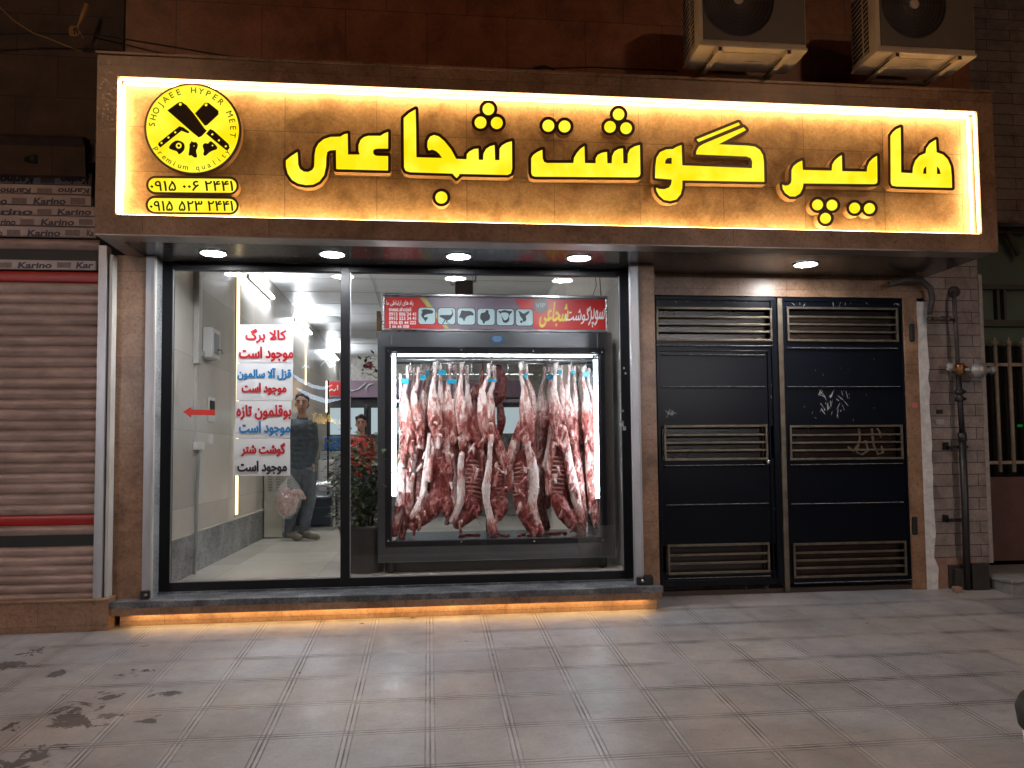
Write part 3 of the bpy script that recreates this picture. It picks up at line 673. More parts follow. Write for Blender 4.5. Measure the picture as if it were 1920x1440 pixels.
letter([ch(Z2, 1597, 170, 44), ch(Z2, 1540, 267, 44), ch(Z2, 1657, 270, 44)], 4.6); letter([ch(Z2, 1258, 807, 45)], 4.3)
letter([ch(Z3, 262, 290, 44), ch(Z3, 379, 295, 44)], 4.4); letter([ch(Z3, 768, 208, 43), ch(Z3, 706, 298, 43), ch(Z3, 822, 308, 43)], 4.4)
letter([ch(Z4, 588, 860, 40), ch(Z4, 692, 862, 40), ch(Z4, 645, 957, 40)], 4.2); letter([ch(Z4, 855, 883, 40), ch(Z4, 962, 886, 40)], 4.2)
# light strips round the recess
yl = YF+.05
for (a, b_, c, d, mt) in ((OX0+.01, OX1-.01, OZ1-.012, OZ1-.004, 'led_warm'), (OX0+.01, OX1-.01, OZ0+.0005, OZ0+.006, 'led_warm_low')):
    m_ = MB(); m_.box(a, b_, YBK-.034, YBK-.014, c, d); m_.build('light_strip', mt, sign); m_ = MB(); m_.box(a, b_, YF+.014, YF+.028, c, d); m_.build('light_strip', mt, sign)
for a, b_ in ((OX0+.004, OX0+.012), (OX1-.012, OX1-.004)):
    m_ = MB(); m_.box(a, b_, YBK-.034, YBK-.014, OZ0+.02, OZ1-.02); m_.build('light_strip', 'led_warm', sign); m_ = MB(); m_.box(a, b_, YF+.014, YF+.028, OZ0+.02, OZ1-.02); m_.build('light_strip', 'led_warm', sign)
# thin wires behind the letters
m_ = MB(); m_.tube([P(600, 322, YBK-.004), P(740, 320, YBK-.004), P(980, 334, YBK-.004), P(1420, 350, YBK-.004), P(1660, 360, YBK-.004)], .0015, 5); m_.build('wire', 'wire', sign)
# round logo
lc = P(200+647*.25, 120+486*.25, YL); R0 = 83*5.2/1441*.985
def disc(r, y0, y1):
    m = MB(); m.lathe([(.0001, y0), (r, y0), (r, y1), (.0001, y1)], (lc.x, 0, lc.z), 72, 'y', smooth=False); return m
logo = disc(R0+.015, YL+.002, YL+.06).build('logo_disc', 'letter_rim', sign)
m_ = MB(); m_.lathe([(R0+.0145, YL+.012), (R0+.0165, YL+.012), (R0+.0165, YL+.06), (R0+.0145, YL+.06)], (lc.x, 0, lc.z), 72, 'y'); m_.build('logo_side', 'letter_side', logo)
disc(R0, YL-.004, YL+.0018).build('lit_face', 'letter_glow', logo)
def arc_text(s, r, a0, a1, size, bottom=False, bold=.01):
    for i, c in enumerate(s):
        if c == ' ': continue
        a = math.radians(a0+(a1-a0)*i/(len(s)-1)); me = text_mesh(c, bold, .02); n = len(me.vertices)
        co = np.empty(n*3, 'f'); me.vertices.foreach_get('co', co); co = co.reshape(-1, 3)
        x = (co[:, 0]-(co[:, 0].min()+co[:, 0].max())/2)*size; y = (co[:, 1])*size
        rot = a-math.pi/2 if not bottom else a+math.pi/2
        cx, cz = lc.x+r*math.cos(a), lc.z+r*math.sin(a)
        X = cx+x*math.cos(rot)-y*math.sin(rot); Zz = cz+x*math.sin(rot)+y*math.cos(rot)
        me.vertices.foreach_set('co', np.stack([X, YL-.004-co[:, 2]*.05-.001, Zz], 1).ravel().astype('f')); me.update(); yield me
def join_meshes(name, mes, m, parent):
    bm = bmesh.new()
    for q in mes: bm.from_mesh(q); bpy.data.meshes.remove(q)
    me = bpy.data.meshes.new(name); bm.to_mesh(me); bm.free(); me.materials.append(MATS[m]); return place(name, me, parent)
join_meshes('logo_writing', list(arc_text('SHOJAEE HYPER MEET', R0*.815, 176, -8, .056, bold=0)), 'print_dark', logo)
join_meshes('logo_writing', list(arc_text('premium quality', R0*.955, 212, 326, .050, bottom=True, bold=0)), 'print_dark', logo)
YQ = YL-.0062
sh = lambda polys, nm='emblem_shape': shape_px(nm, [Z1(p) for p in polys], YQ, .002, 'print_dark', logo)
sh([[(535, 290), (560, 283), (600, 310), (655, 375), (735, 485), (750, 500), (712, 540), (690, 550), (640, 510), (455, 348)], circ(552, 302, 11)], 'cleaver')
sh([[(738, 290), (765, 292), (838, 350), (838, 378), (752, 458), (735, 462), (662, 370)], circ(745, 306, 11)], 'cleaver')
sh([[(755, 512), (775, 488), (800, 497), (914, 600), (922, 628), (905, 648), (890, 642), (745, 522)], circ(792, 527, 8), circ(842, 572, 8), circ(893, 617, 8)], 'cleaver_handle')
sh([[(545, 466), (575, 475), (620, 508), (612, 520), (560, 500), (402, 626), (385, 606), (390, 590)], circ(514, 512, 8), circ(463, 551, 8), circ(411, 592, 8)], 'cleaver_handle')
sh([smooth([(462, 632), (480, 600), (500, 585), (520, 572), (550, 575), (580, 592), (587, 625), (575, 655), (540, 682), (530, 655), (495, 645)]), circ(540, 612, 22), circ(540, 612, 10)], 'ram_head')
sh([smooth([(620, 600), (632, 590), (635, 575), (650, 588), (668, 583), (685, 600), (680, 630), (668, 650), (682, 700), (655, 702), (635, 682), (612, 690), (618, 650), (622, 620)]), circ(655, 615, 4)], 'rooster_head')
sh([smooth([(716, 610), (738, 590), (760, 600), (775, 575), (800, 590), (830, 620), (828, 640), (795, 648), (765, 665), (740, 692), (722, 680), (732, 650)]), circ(793, 611, 6)], 'bull_head')
for y0, y1, s1 in ((848, 970, '۰۹۱۵ ۰۰۶ ۲۴۴۱'), (998, 1120, '۰۹۱۵ ۵۲۳ ۲۴۴۱')):
    x0, x1 = 303-(4 if y0 > 900 else 0), 983; h = (y1-y0)/2
    pill = [(x0+h+h*math.cos(a), (y0+y1)/2-2+h*math.sin(a)) for a in [math.pi/2+math.pi*k/14 for k in range(15)]]+[(x1-h+h*math.cos(a), (y0+y1)/2+4+h*math.sin(a)) for a in [-math.pi/2+math.pi*k/14 for k in range(15)]]
    o = shape_px('phone_plate', [Z1(pill)], YL+.002, .058, 'letter_rim', sign, g=2.0, side='letter_side')
    shape_px('lit_face', grow([Z1(pill)], -2.4), YL-.003, .004, 'letter_glow', o)
    ink_px('phone_number', s1, (200+(x0+24)*.25, 120+(y0+28)*.25, 200+(x1-34)*.25, 120+(y1-18)*.25), YL-.0052, 'print_dark', o, bold=.45)
# ================================================================ GATE
YGF = YG+.02
gate = thing('double_gate', 'black painted two leaf metal gate with brass barred vents right of the shop window', 'gate', (2.9, YG+.03, .06))
def leaf(px0, px1, vents, ribs, bot, ovr):
    """px0/px1: (x at top, x at bottom) of the leaf; vents: photo rects; ribs: (y_left) photo lines"""
    X0 = vx(px0[0], 560, px0[1], 1090, YGF); X1 = vx(px1[0], 560, px1[1], 1090, YGF)
    ztop = 2.478; zbot = P(1350, bot, YGF).z
    V = [rect(*v, YGF) for v in vents]; m = MB(); y0, y1 = YGF, YGF+.03
    vx0 = min(v[0] for v in V)+.012; vx1 = max(v[1] for v in V)-.012
    vx0 = max(X0+.015, vx0); 
    zs = [zbot]+[z for v in sorted(V, key=lambda q: q[2]) for z in (v[2]+.01, v[3]-.01)]+[ztop]
    for i in range(0, len(zs)-1, 2): m.box(X0, X1, y0, y1, zs[i], zs[i+1])
    for i in range(1, len(zs)-1, 2): m.box(X0, vx0, y0, y1, zs[i], zs[i+1]); m.box(vx1, X1, y0, y1, zs[i], zs[i+1])
    lf = m.build('leaf', 'gate_paint', gate)
    # raised outer stiles / rails
    m = MB(); w = .05
    m.box(X0, X1, y0-.014, y0, ztop-.035, ztop, bev=.004); m.box(X0, X0+w*.5, y0-.014, y0, zbot, ztop-.035, bev=.003); m.box(X1-w, X1, y0-.014, y0, zbot, ztop-.035, bev=.003)
    m.box(X0+w*.5, X1-w, y0-.012, y0, zbot, zbot+.05, bev=.003); m.build('stile', 'gate_paint', lf)
    # horizontal folds of the sheet: worn edges, with the light they catch painted in
    for (a, b_, y) in ribs:
        p, q = P(a, y, y0), P(b_, y-2, y0)
        m = MB(); z = (p.z+q.z)/2; m.box(p.x, q.x, y0-.016, y0, z-.012, z-.001, bev=.003); fold = m.build('fold', 'gate_paint', lf)
        m = MB(); m.box(p.x+.002, q.x-.002, y0-.0155, y0-.004, z-.001, z+.0015); m.build('worn_lit_edge', 'gate_edge', fold)
    for (x0, x1, z0, z1), nb in zip(V, ovr):
        m = MB(); m.frame(x0, x1, y0-.022, y0-.002, z0, z1, .018, bev=.002); g = m.build('vent_grille', 'brass', lf)
        hgt = (z1-z0-.036)
        for k in range(nb):
            z = z0+.018+hgt*(k+1)/(nb+1); m = MB(); m.box(x0+.018, x1-.018, y0-.018, y0-.004, z-.008, z+.008, bev=.002); m.build('bar', 'brass', g)
        m = MB(); m.box(x0+.006, x1-.006, y0+.05, y0+.056, z0+.002, z1-.002); m.build('backing', 'recess_dark', g)
    return X0, X1, lf
ov = [(1229, 577, 1446, 640), (1244, 797, 1438, 863), (1251, 1019, 1442, 1075)]
XA, XB, lf1 = leaf((1228, 1238), (1456, 1466), ov, [(1229, 1447, 649), (1241, 1433, 666), (1242, 1434, 726), (1245, 1437, 873), (1249, 1440, 946), (1252, 1444, 1083)], 1098, (3, 3, 2))
ov2 = [(1474, 577, 1682, 641), (1479, 797, 1691, 862), (1486, 1016, 1698, 1081)]
XC, XD, lf2 = leaf((1466, 1477), (1700, 1712), ov2, [(1474, 1682, 654), (1476, 1686, 726), (1481, 1691, 871), (1483, 1693, 944), (1487, 1709, 1091)], 1096, (3, 3, 3))
m_ = MB(); m_.box(XB+.002, XC-.002, YGF-.03, YGF+.03, .07, 2.47, bev=.004); m_.build('centre_post', 'brass', gate)
m_ = MB(); m_.box(pr1, jx0, YGF-.004, YG+.1, .035, .092, bev=.004); m_.build('threshold', 'dark_brown', gate)
# inner wicket door outline on the left leaf
m_ = MB(); a, b_, c, d = rect(1239, 657, 1446, 1088, YGF); m_.box(b_-.014, b_, YGF-.012, YGF, c, d, bev=.003); m_.box(a, b_-.014, YGF-.012, YGF, d-.012, d, bev=.003); m_.build('wicket_frame', 'gate_paint', lf1)
c_ = P(1437, 866, YGF); m_ = MB(); m_.lathe([(.001, -.05), (.016, -.048), (.018, -.03), (.009, -.02), (.009, 0)], (c_.x, YGF, c_.z), 16, 'y'); m_.build('knob', 'steel', lf1)
for y in (625, 985):
    c_ = P(1703 if y < 800 else 1708, y, YGF); m_ = MB(); m_.box(c_.x-.012, c_.x+.03, YGF-.05, YGF, c_.z-.075, c_.z+.075, bev=.01); m_.build('hinge', 'black', lf2)
def patch(poly, Y, m, par, nm='paint_scrape'):
    return shape_px(nm, [poly], Y, .0015, m, par)
r3 = random.Random(11)
def scrapes(x0, y0, x1, y1, n, par, s=3.0, thin=.5):
    M_ = []
    for k in range(n):
        cx, cy = r3.uniform(x0, x1), r3.uniform(y0, y1); a = r3.uniform(-.9, .9)+1.2; L_ = r3.uniform(.8, 3.2)*s; w = r3.uniform(.25, .8)*s*thin
        pts = [(cx+math.cos(a)*L_*u-math.sin(a)*w*v*r3.uniform(.5, 1.2), cy+math.sin(a)*L_*u+math.cos(a)*w*v*r3.uniform(.5, 1.2)) for u, v in ((-1, 0), (-.4, 1), (.5, .9), (1, 0), (.4, -1), (-.6, -.8))]
        M_.append(pts)
    m = MB()
    for p in M_:
        W = [P(x, y, YGF-.002) for x, y in p]; c = sum(W, Vector())/len(W); o = len(m.v); m.add([c]+W, [(0, i+1, (i+1) % len(W)+1) for i in range(len(W))])
    return m.build('paint_scrape', 'gate_edge', par)
for a_ in ((1535, 735, 1590, 745, 8, lf2), (1537, 735, 1545, 775, 8, lf2), (1545, 745, 1590, 778, 16, lf2), (1250, 772, 1266, 781, 7, lf1)): scrapes(*a_)
scrapes(1466, 560, 1700, 572, 26, lf2, 2.2); scrapes(1234, 558, 1450, 566, 12, lf1, 1.6); scrapes(1700, 600, 1712, 1080, 30, lf2, 2.0); scrapes(1467, 650, 1473, 800, 12, lf2, 1.6); scrapes(1480, 660, 1690, 790, 14, lf2, 1.0); scrapes(1240, 1096, 1450, 1102, 14, lf1, 2); scrapes(1490, 1084, 1700, 1094, 30, lf2, 1.6); scrapes(1250, 1090, 1440, 1096, 10, lf1, 1.0); scrapes(1446, 600, 1454, 1080, 14, lf1, 1.2)
m_ = MB(); c_ = P(1258, 775, YGF-.001); m_.ellipsoid((c_.x, YGF, c_.z), (.03, .003, .012), 6); m_.build('paint_scrape', 'gate_edge', lf1)
# writing seen behind the right vent
mat('scrawl', (.30, .23, .14), .6)
m_ = MB()
for pts in (([(1610, 803), (1612, 822), (1606, 848), (1616, 852), (1628, 845), (1622, 826)]), ([(1634, 803), (1638, 835), (1646, 852), (1656, 848), (1652, 836)]), ([(1645, 803), (1650, 812), (1652, 820)]), ([(1590, 838), (1600, 846), (1608, 834)])):
    m_.tube([P(x, y, YGF+.047) for x, y in pts], .009, 6)
m_.build('painted_writing', 'scrawl', lf2)
# sticker on jamb, number plates on bricks
mat('sticker_red', (.45, .12, .08), .6)
st = MB(); a, b_, c, d = rect(1711, 755, 1720, 765, YG-.012); st.box(a, b_, YG-.013, YG-.0105, c, d); tag(st.build('sticker', 'sticker_red'), 'tiny faded red sticker on the brown gate jamb', 'sticker')

# ================================================================ RIGHT NEIGHBOUR
YBR = 6.05
nb = thing('brick_building', 'dim house of pale bricks with a barred doorway right of the gate', 'building', (5.5, 6.3, 0))
bx1 = vx(1832, 500, 1854.5, 1050, YBR)
m_ = MB(); m_.box(4.18, bx1, YBR, 7.0, -.1, 9); m_.build('brick_pier', 'brick', nb)
mat('render_band', (.30, .17, .12), .8, noise=.3, nscale=12)
m_ = MB(); m_.box(4.17, 4.55, YBR-.02, YBR, .02, .30); m_.build('base_patch', 'render_band', nb)
mat('corner_bead', (.34, .30, .26), .7, noise=.3, nscale=20)
m_ = MB(); m_.box(bx1, bx1+.035, YBR-.006, YBR+.05, .25, 2.7); m_.build('corner_strip', 'corner_bead', nb)
m_ = MB(); m_.box(bx1, 14, 6.32, 7.0, 3.25, 9); m_.box(5.9, 14, 6.1, 7, -.1, 3.25); m_.build('upper_brick_wall', 'brick', nb)
mat('frosted', (.10, .125, .085), .35, noise=.25, nscale=2)
mat('door_frame', (.055, .045, .03), .6, noise=.3, nscale=9)
mat('door_panel', (.12, .055, .04), .6, noise=.3, nscale=5)
mat('bar_paint', (.32, .25, .18), .6, noise=.3, nscale=18)
m_ = MB(); m_.box(bx1, 5.9, 6.5, 6.52, 2.15, 3.25); m_.build('frosted_pane', 'frosted', nb)
mat('dark_glass', (.012, .012, .012), .12)
m_ = MB(); m_.box(bx1, 5.9, 6.5, 6.52, .95, 2.15); m_.build('door_glass', 'dark_glass', nb)
m_ = MB(); m_.box(bx1, 5.9, 6.46, 6.52, .2, .95); m_.build('door_panel', 'door_panel', nb)
m_ = MB()
for y, h in ((432, .05), (538, .045), (606, .06), (330, .08)):
    z = P(1880, y, 6.45).z; m_.box(bx1, 5.9, 6.44, 6.5, z-h/2, z+h/2)
for x in (1872, 1885): X_ = P(x, 570, 6.45).x; m_.box(X_-.012, X_+.012, 6.45, 6.5, P(1880, 606, 6.45).z, P(1880, 538, 6.45).z)
m_.build('door_frame', 'door_frame', nb)
m_ = MB(); m_.tube([P(1888, 436, 6.42), P(1910, 478, 6.42)], .035, 4); m_.build('brace', 'door_frame', nb)
for x0, x1 in ((1866, 1875), (1891, 1902), (1918, 1929)):
    a, b_ = P(x0, 650, 6.4), P(x1, 885, 6.4); X_ = (a.x+b_.x)/2
    m_ = MB(); m_.tube([(X_, 6.4, b_.z), (X_, 6.4, a.z)], .018, 10); sp_ = m_.build('spear_bar', 'bar_paint', nb)
    m_ = MB(); m_.tube([(X_, 6.4, a.z), (X_, 6.4, a.z+.03), (X_, 6.4, a.z+.075), (X_, 6.4, a.z+.09)], [.012, .022, .008, .001], 8); m_.tube([(X_-.035, 6.4, a.z+.045), (X_, 6.4, a.z+.015), (X_+.035, 6.4, a.z+.045)], .007, 6); m_.build('spear_head', 'bar_paint', sp_)
m_ = MB()
for y in (684, 867): z = P(1890, y, 6.41).z; m_.box(bx1+.03, 5.9, 6.395, 6.405, z-.014, z+.014)
m_.build('cross_rail', 'bar_paint', nb)
emis('tiny_green', (.05, .9, .2), .09)
m_ = MB(); c_ = P(1911, 798, 6.495); m_.box(c_.x-.015, c_.x+.03, 6.49, 6.4985, c_.z-.012, c_.z+.010); tag(m_.build('indicator_light', 'tiny_green'), 'small green lit indicator glowing behind the spear topped bars', 'light')
m_ = MB(); a = P(1862, 1078, 5.95); m_.box(a.x, 6.2, 5.75, 6.5, -.1, .13, bev=.01); m_.box(a.x-.02, 6.2, 5.72, 6.5, .13, .16, bev=.006); tag(m_.build('door_step', 'kerb'), 'grey stone step in front of the barred doorway at right', 'step')
mat('old_board', (.03, .022, .018), .6, noise=.4, nscale=10)
bd = MB(); a, b_, c, d = rect(1787, 1062, 1850, 1128, 5.97)
bd.box(a+.02, a+.12, 5.96, 6.0, c, d-.02, bev=.004); bd.box(a+.15, b_, 5.93, 5.97, c+.03, d+.03, bev=.004); bd.box(a, b_, 6.0, 6.03, c, d+.01, bev=.004)
tag(bd.build('scrap_board', 'old_board'), 'dark dirty boards leaning on the bricks behind the foot of the black pipe', 'board')
rb = MB(); a = P(1795, 1098, 5.9); rb.box(a.x-.035, a.x+.03, 5.87, 5.93, gz(5.9)-.01, gz(5.9)+.045, bev=.012); tag(rb.build('broken_brick', 'render_band'), 'broken brown brick piece lying beside the pipe foot', 'brick')
# number plates
for i, (x0, y0, x1, y1, mt, lb) in enumerate(((1756, 768, 1768, 776, 'black', 'small black plate on the brick pier, upper of two'), (1755, 786, 1770, 796, 'grey_plastic', 'small grey plate on the brick pier, lower of two'))):
    q = MB(); a, b_, c, d = rect(x0, y0, x1, y1, YBR-.006); q.box(a, b_, YBR-.006, YBR, c, d, bev=.001); tag(q.build('number_plate', mt), lb, 'plate')
# gas pipe
gp = thing('gas_pipe', 'dark vertical gas pipe with brass valve and grey regulator on the brick pier', 'pipe', (P(1815, 1120, 5.95).x, 5.95, gz(5.95)))
Yp_ = 5.96
m_ = MB(); m_.tube([P(1786, 548, YBR), P(1787, 550, 5.99), P(1789, 560, Yp_), P(1797, 700, Yp_)], .017, 12); m_.build('upper_pipe', 'pipe_paint', gp)
m_ = MB(); m_.tube([P(1797, 700, Yp_), P(1804, 815, Yp_)], .022, 12); m_.build('middle_pipe', 'pipe_black', gp)
m_ = MB(); m_.tube([P(1804, 815, Yp_), P(1810, 960, Yp_), P(1814, 1118, Yp_)], .028, 12); m_.tube([P(1803.6, 811, Yp_), P(1805, 828, Yp_)], .034, 12); m_.build('lower_pipe', 'pipe_black', gp)
m_ = MB(); m_.lathe([(.001, -.03), (.045, -.03), (.05, 0), (.001, 0)], (P(1787, 548, YBR).x, YBR, P(1787, 548, YBR).z), 18, 'y'); m_.build('wall_flange', 'pipe_paint', gp)
c_ = P(1800, 693, Yp_); m_ = MB()
m_.lathe([(.001, -.055), (.03, -.05), (.042, -.03), (.036, 0), (.042, .03), (.03, .05), (.001, .055)], tuple(c_), 14, 'z'); m_.lathe([(.001, -.06), (.028, -.06), (.028, .06), (.001, .06)], tuple(c_), 10, 'x'); m_.build('valve_body', 'brass_fitting', gp)
c_ = P(1836, 694, Yp_-.06); m_ = MB(); m_.lathe([(.001, -.05), (.032, -.05), (.04, -.03), (.066, -.014), (.072, 0), (.066, .014), (.04, .03), (.02, .05), (.001, .055)], tuple(c_), 28, 'y'); m_.tube([c_, c_+Vector((.11, 0, 0))], .024, 12); m_.tube([c_+Vector((.10, 0, 0)), c_+Vector((.135, 0, 0))], .032, 8); m_.tube([P(1800, 693, Yp_), c_], .018, 8); m_.build('regulator', 'regulator', gp)
c_ = P(1782, 688, Yp_); m_ = MB(); m_.tube([P(1797, 692, Yp_), P(1776, 692, Yp_)], .018, 8); m_.ellipsoid(c_, (.035, .03, .035), 7); m_.build('cap', 'regulator', gp)
m_ = MB()
for y in (735, 748): c_ = P(1799, y, Yp_); m_.lathe([(.001, -.02), (.036, -.02), (.036, .02), (.001, .02)], tuple(c_), 8, 'z'); m_.tube([c_, c_+Vector((.05, -.01, .0))], .011, 6)
m_.build('union', 'pipe_black', gp)
for y in (838, 975):
    c_ = P(1808, y, Yp_); m_ = MB(); m_.box(c_.x-.13, c_.x+.06, Yp_+.03, Yp_+.045, c_.z-.012, c_.z+.012); m_.box(c_.x-.13, c_.x-.115, Yp_+.03, YBR, c_.z-.02, c_.z+.04); m_.build('wall_clamp', 'black', gp)
g2 = thing('side_pipe', 'short bent old pipe under the soffit corner beside the brick pier', 'pipe', tuple(P(1742, 600, 5.96)))
m_ = MB(); m_.tube([P(1668, 533, 5.9), P(1700, 524, 5.9), P(1728, 527, 5.92), P(1744, 540, 5.93), P(1748, 560, 5.94), P(1743, 590, 5.95)], [.024, .024, .027, .027, .024, .02], 12); m_.build('bent_pipe', 'pipe_paint', g2)
m_ = MB(); m_.tube([P(1740, 597, 5.95), P(1765, 598, 5.95), P(1790, 600, 5.96)], .015, 10)
for x in (1743, 1768, 1778): m_.tube([P(x-3, 597, 5.95), P(x+3, 598, 5.95)], .023, 8)
m_.build('link_pipe', 'pipe_paint', g2)

# ================================================================ LEFT NEIGHBOUR
ln = thing('neighbour_shop', 'dark stone shop front with closed shutter left of the sign', 'building', (-4, 5.8, 0))
YN = 5.60
m_ = MB(); m_.box(-9, -2.16, YN+.02, 6.4, P(90, 300, YN).z, 9); m_.build('upper_wall', 'dark_wall_stone', ln)
zc0, zc1 = P(90, 300, YN).z, P(90, 258, YN).z
m_ = MB(); xr = P(165, 270, YN).x
prof = [(YN+.02, zc1), (YN-.07, zc1-.01), (YN-.09, zc1-.04), (YN-.05, zc1-.08), (YN-.03, zc0-.12), (YN+.02, zc0-.12)]
v_ = [(x, y, z) for x in (-9, xr) for y, z in prof]; nn = len(prof)
m_.add(v_, [(i, (i+1) % nn, nn+(i+1) % nn, nn+i) for i in range(nn)]+[tuple(range(nn))[::-1], tuple(range(nn, 2*nn))]); m_.build('cornice', 'dark_wall_stone', ln)
m_ = MB(); m_.box(-9, -2.19, 5.60, 6.1, -.1, .225, bev=.006); m_.box(-9, -2.19, 5.575, 6.1, .225, .24, bev=.003); m_.build('plinth', 'stone', ln)
m_ = MB(); c_ = P(60, 300, YN-.03); m_.tube([c_+Vector((-.04, 0, 0)), c_+Vector((.04, -.02, .0))], [.02, .03], 8); m_.build('bolt_stub', 'black', ln)
sh_ = thing('roller_shutter', 'closed ribbed pinkish grey roller shutter with red slats and printed film left of the shop', 'shutter', (-3, 5.66, .24))
YS = 5.68
def zy(y, Y=YS): return P(90, y, Y).z
xsR = vx(185, 560, 175, 1100, YS)
def slats(ys, name, m, x1=None, depth=.014):
    mb = MB()
    for a, b_ in zip(ys[:-1], ys[1:]):
        z1, z0 = zy(a), zy(b_); n = 7; ys_ = r3.uniform(-.0025, .0025); dd = depth*r3.uniform(.8, 1.15)
        pr = [(YS+ys_-dd*math.sin(math.pi*(k/n)**.8), z1+(z0-z1)*k/n) for k in range(n+1)]
        v = [(x, y, z) for x in (-6.5, x1 or xsR) for y, z in pr]+[(-6.5, YS+.012, z0), (-6.5, YS+.012, z1), (x1 or xsR, YS+.012, z0), (x1 or xsR, YS+.012, z1)]
        f = [(k, k+1, n+1+k+1, n+1+k) for k in range(n)]; q = 2*(n+1); f += [(n, q, q+2, 2*n+1), (0, n+1, q+3, q+1), (q, q+1, q+3, q+2)]
        mb.add(v, f, 0, True)
    return mb.build(name, m, sh_, recalc=True)
ys = [530+i*(965-530)/22+(r3.uniform(-.8, .8) if 0 < i < 22 else 0) for i in range(23)]
slats(ys, 'curtain', 'shutter'); slats([509, 529], 'red_slat', 'shutter_red', depth=.006); slats([965, 985], 'red_slat', 'shutter_red', depth=.006)
slats([985.5, 1004], 'lower_slat', 'shutter'); slats([1025+i*17.4 for i in range(7)], 'lower_curtain', 'shutter')
m_ = MB(); m_.box(-6.5, xsR, YS, YS+.02, zy(1026), zy(1003)); m_.box(-6.5, xsR, YS, YS+.02, zy(488), zy(468)); m_.build('dark_slot', 'black', sh_)
slats([448, 468], 'head_slat', 'shutter')
rows = [(325, 348, 2), (349, 366, 2), (367, 387, 1), (388, 406, 0), (407, 426, 0), (427, 446, 0), (488, 506, 0)]
offs = [(155, 60), (150, 60), (60, 127), (104, 172), (75, 140), (50, 113), (32, 97)]
kx = {0: [168-60+0, 60], }
names = [(345, [(114, 167), (0, 63)], True), (0, [(108, 168), (0, 58)], True), (0, [(62, 123), (-40, 13)], False), (0, [(107, 171), (-2, 61)], False), (0, [(76, 139), (-33, 29)], False), (0, [(51, 113), (-60, 4), (162, 222)], False), (0, [(33, 97), (142, 206)], False)]
greys = [[(76, 103)], [(70, 98)], [(22, 50), (132, 160)], [(70, 97)], [(38, 64), (148, 174)], [(13, 38), (122, 150)], [(0, 22), (107, 133)]]
for i, (y0, y1, _) in enumerate(rows):
    m = MB(); z1, z0 = zy(y0), zy(y1); xr_ = P(174 if i < 3 else 181, (y0+y1)/2, YS).x
    yo = YS-.03 if i < 6 else YS-.004
    m.box(-6.5, xr_, yo, yo+.03, z0+.002, z1, bev=.004); row = m.build('film_slat', 'shutter_film', sh_)
    for a, b_ in names[i][1]:
        if b_ > 173:  # clipped by the rail
            text_px('printed_word', 'Ka' if i == 5 else 'Kar', (a, y0+3.5, 175, y1-3), yo-.0012, 'print_navy', row, bold=.035, shear=.15)
        elif a < 0: text_px('printed_word', 'rino', (0.5 if b_ > 20 else -22, y0+3.5, b_, y1-3), yo-.0012, 'print_navy', row, bold=.035, shear=.1, rot180=names[i][2])
        else: text_px('printed_word', 'Karino', (a, y0+3.5, b_, y1-3), yo-.0012, 'print_navy', row, bold=.035, shear=.12, rot180=names[i][2])
    for a, b_ in greys[i]:
        m = MB(); q = rect(a, y0+4, b_, y1-4, yo); m.box(q[0], q[1], yo-.001, yo+.001, q[2], q[3]); m.build('grey_print', 'film_grey', row)
# its guide rail
t = thing('guide_rail', 'tall grey metal guide rail between ribbed shutter and brown pillar', 'rail', (-2.25, 5.6, .24))
gx_0, gx_1 = vx(184.5, 540, 172.5, 1100, 5.62), vx(199.6, 540, 189, 1100, 5.62)
zt = P(190, 470, 5.62).z+.02
m_ = MB(); m_.box(gx_0, gx_1, 5.62, 5.70, .24, 2.70, bev=.003); m_.build('channel', 'alu', t)
m_ = MB(); m_.box(gx_1+.012, gx_1+.034, 5.64, 5.72, .24, 2.64, bev=.002); m_.build('edge_strip', 'alu_white', t)

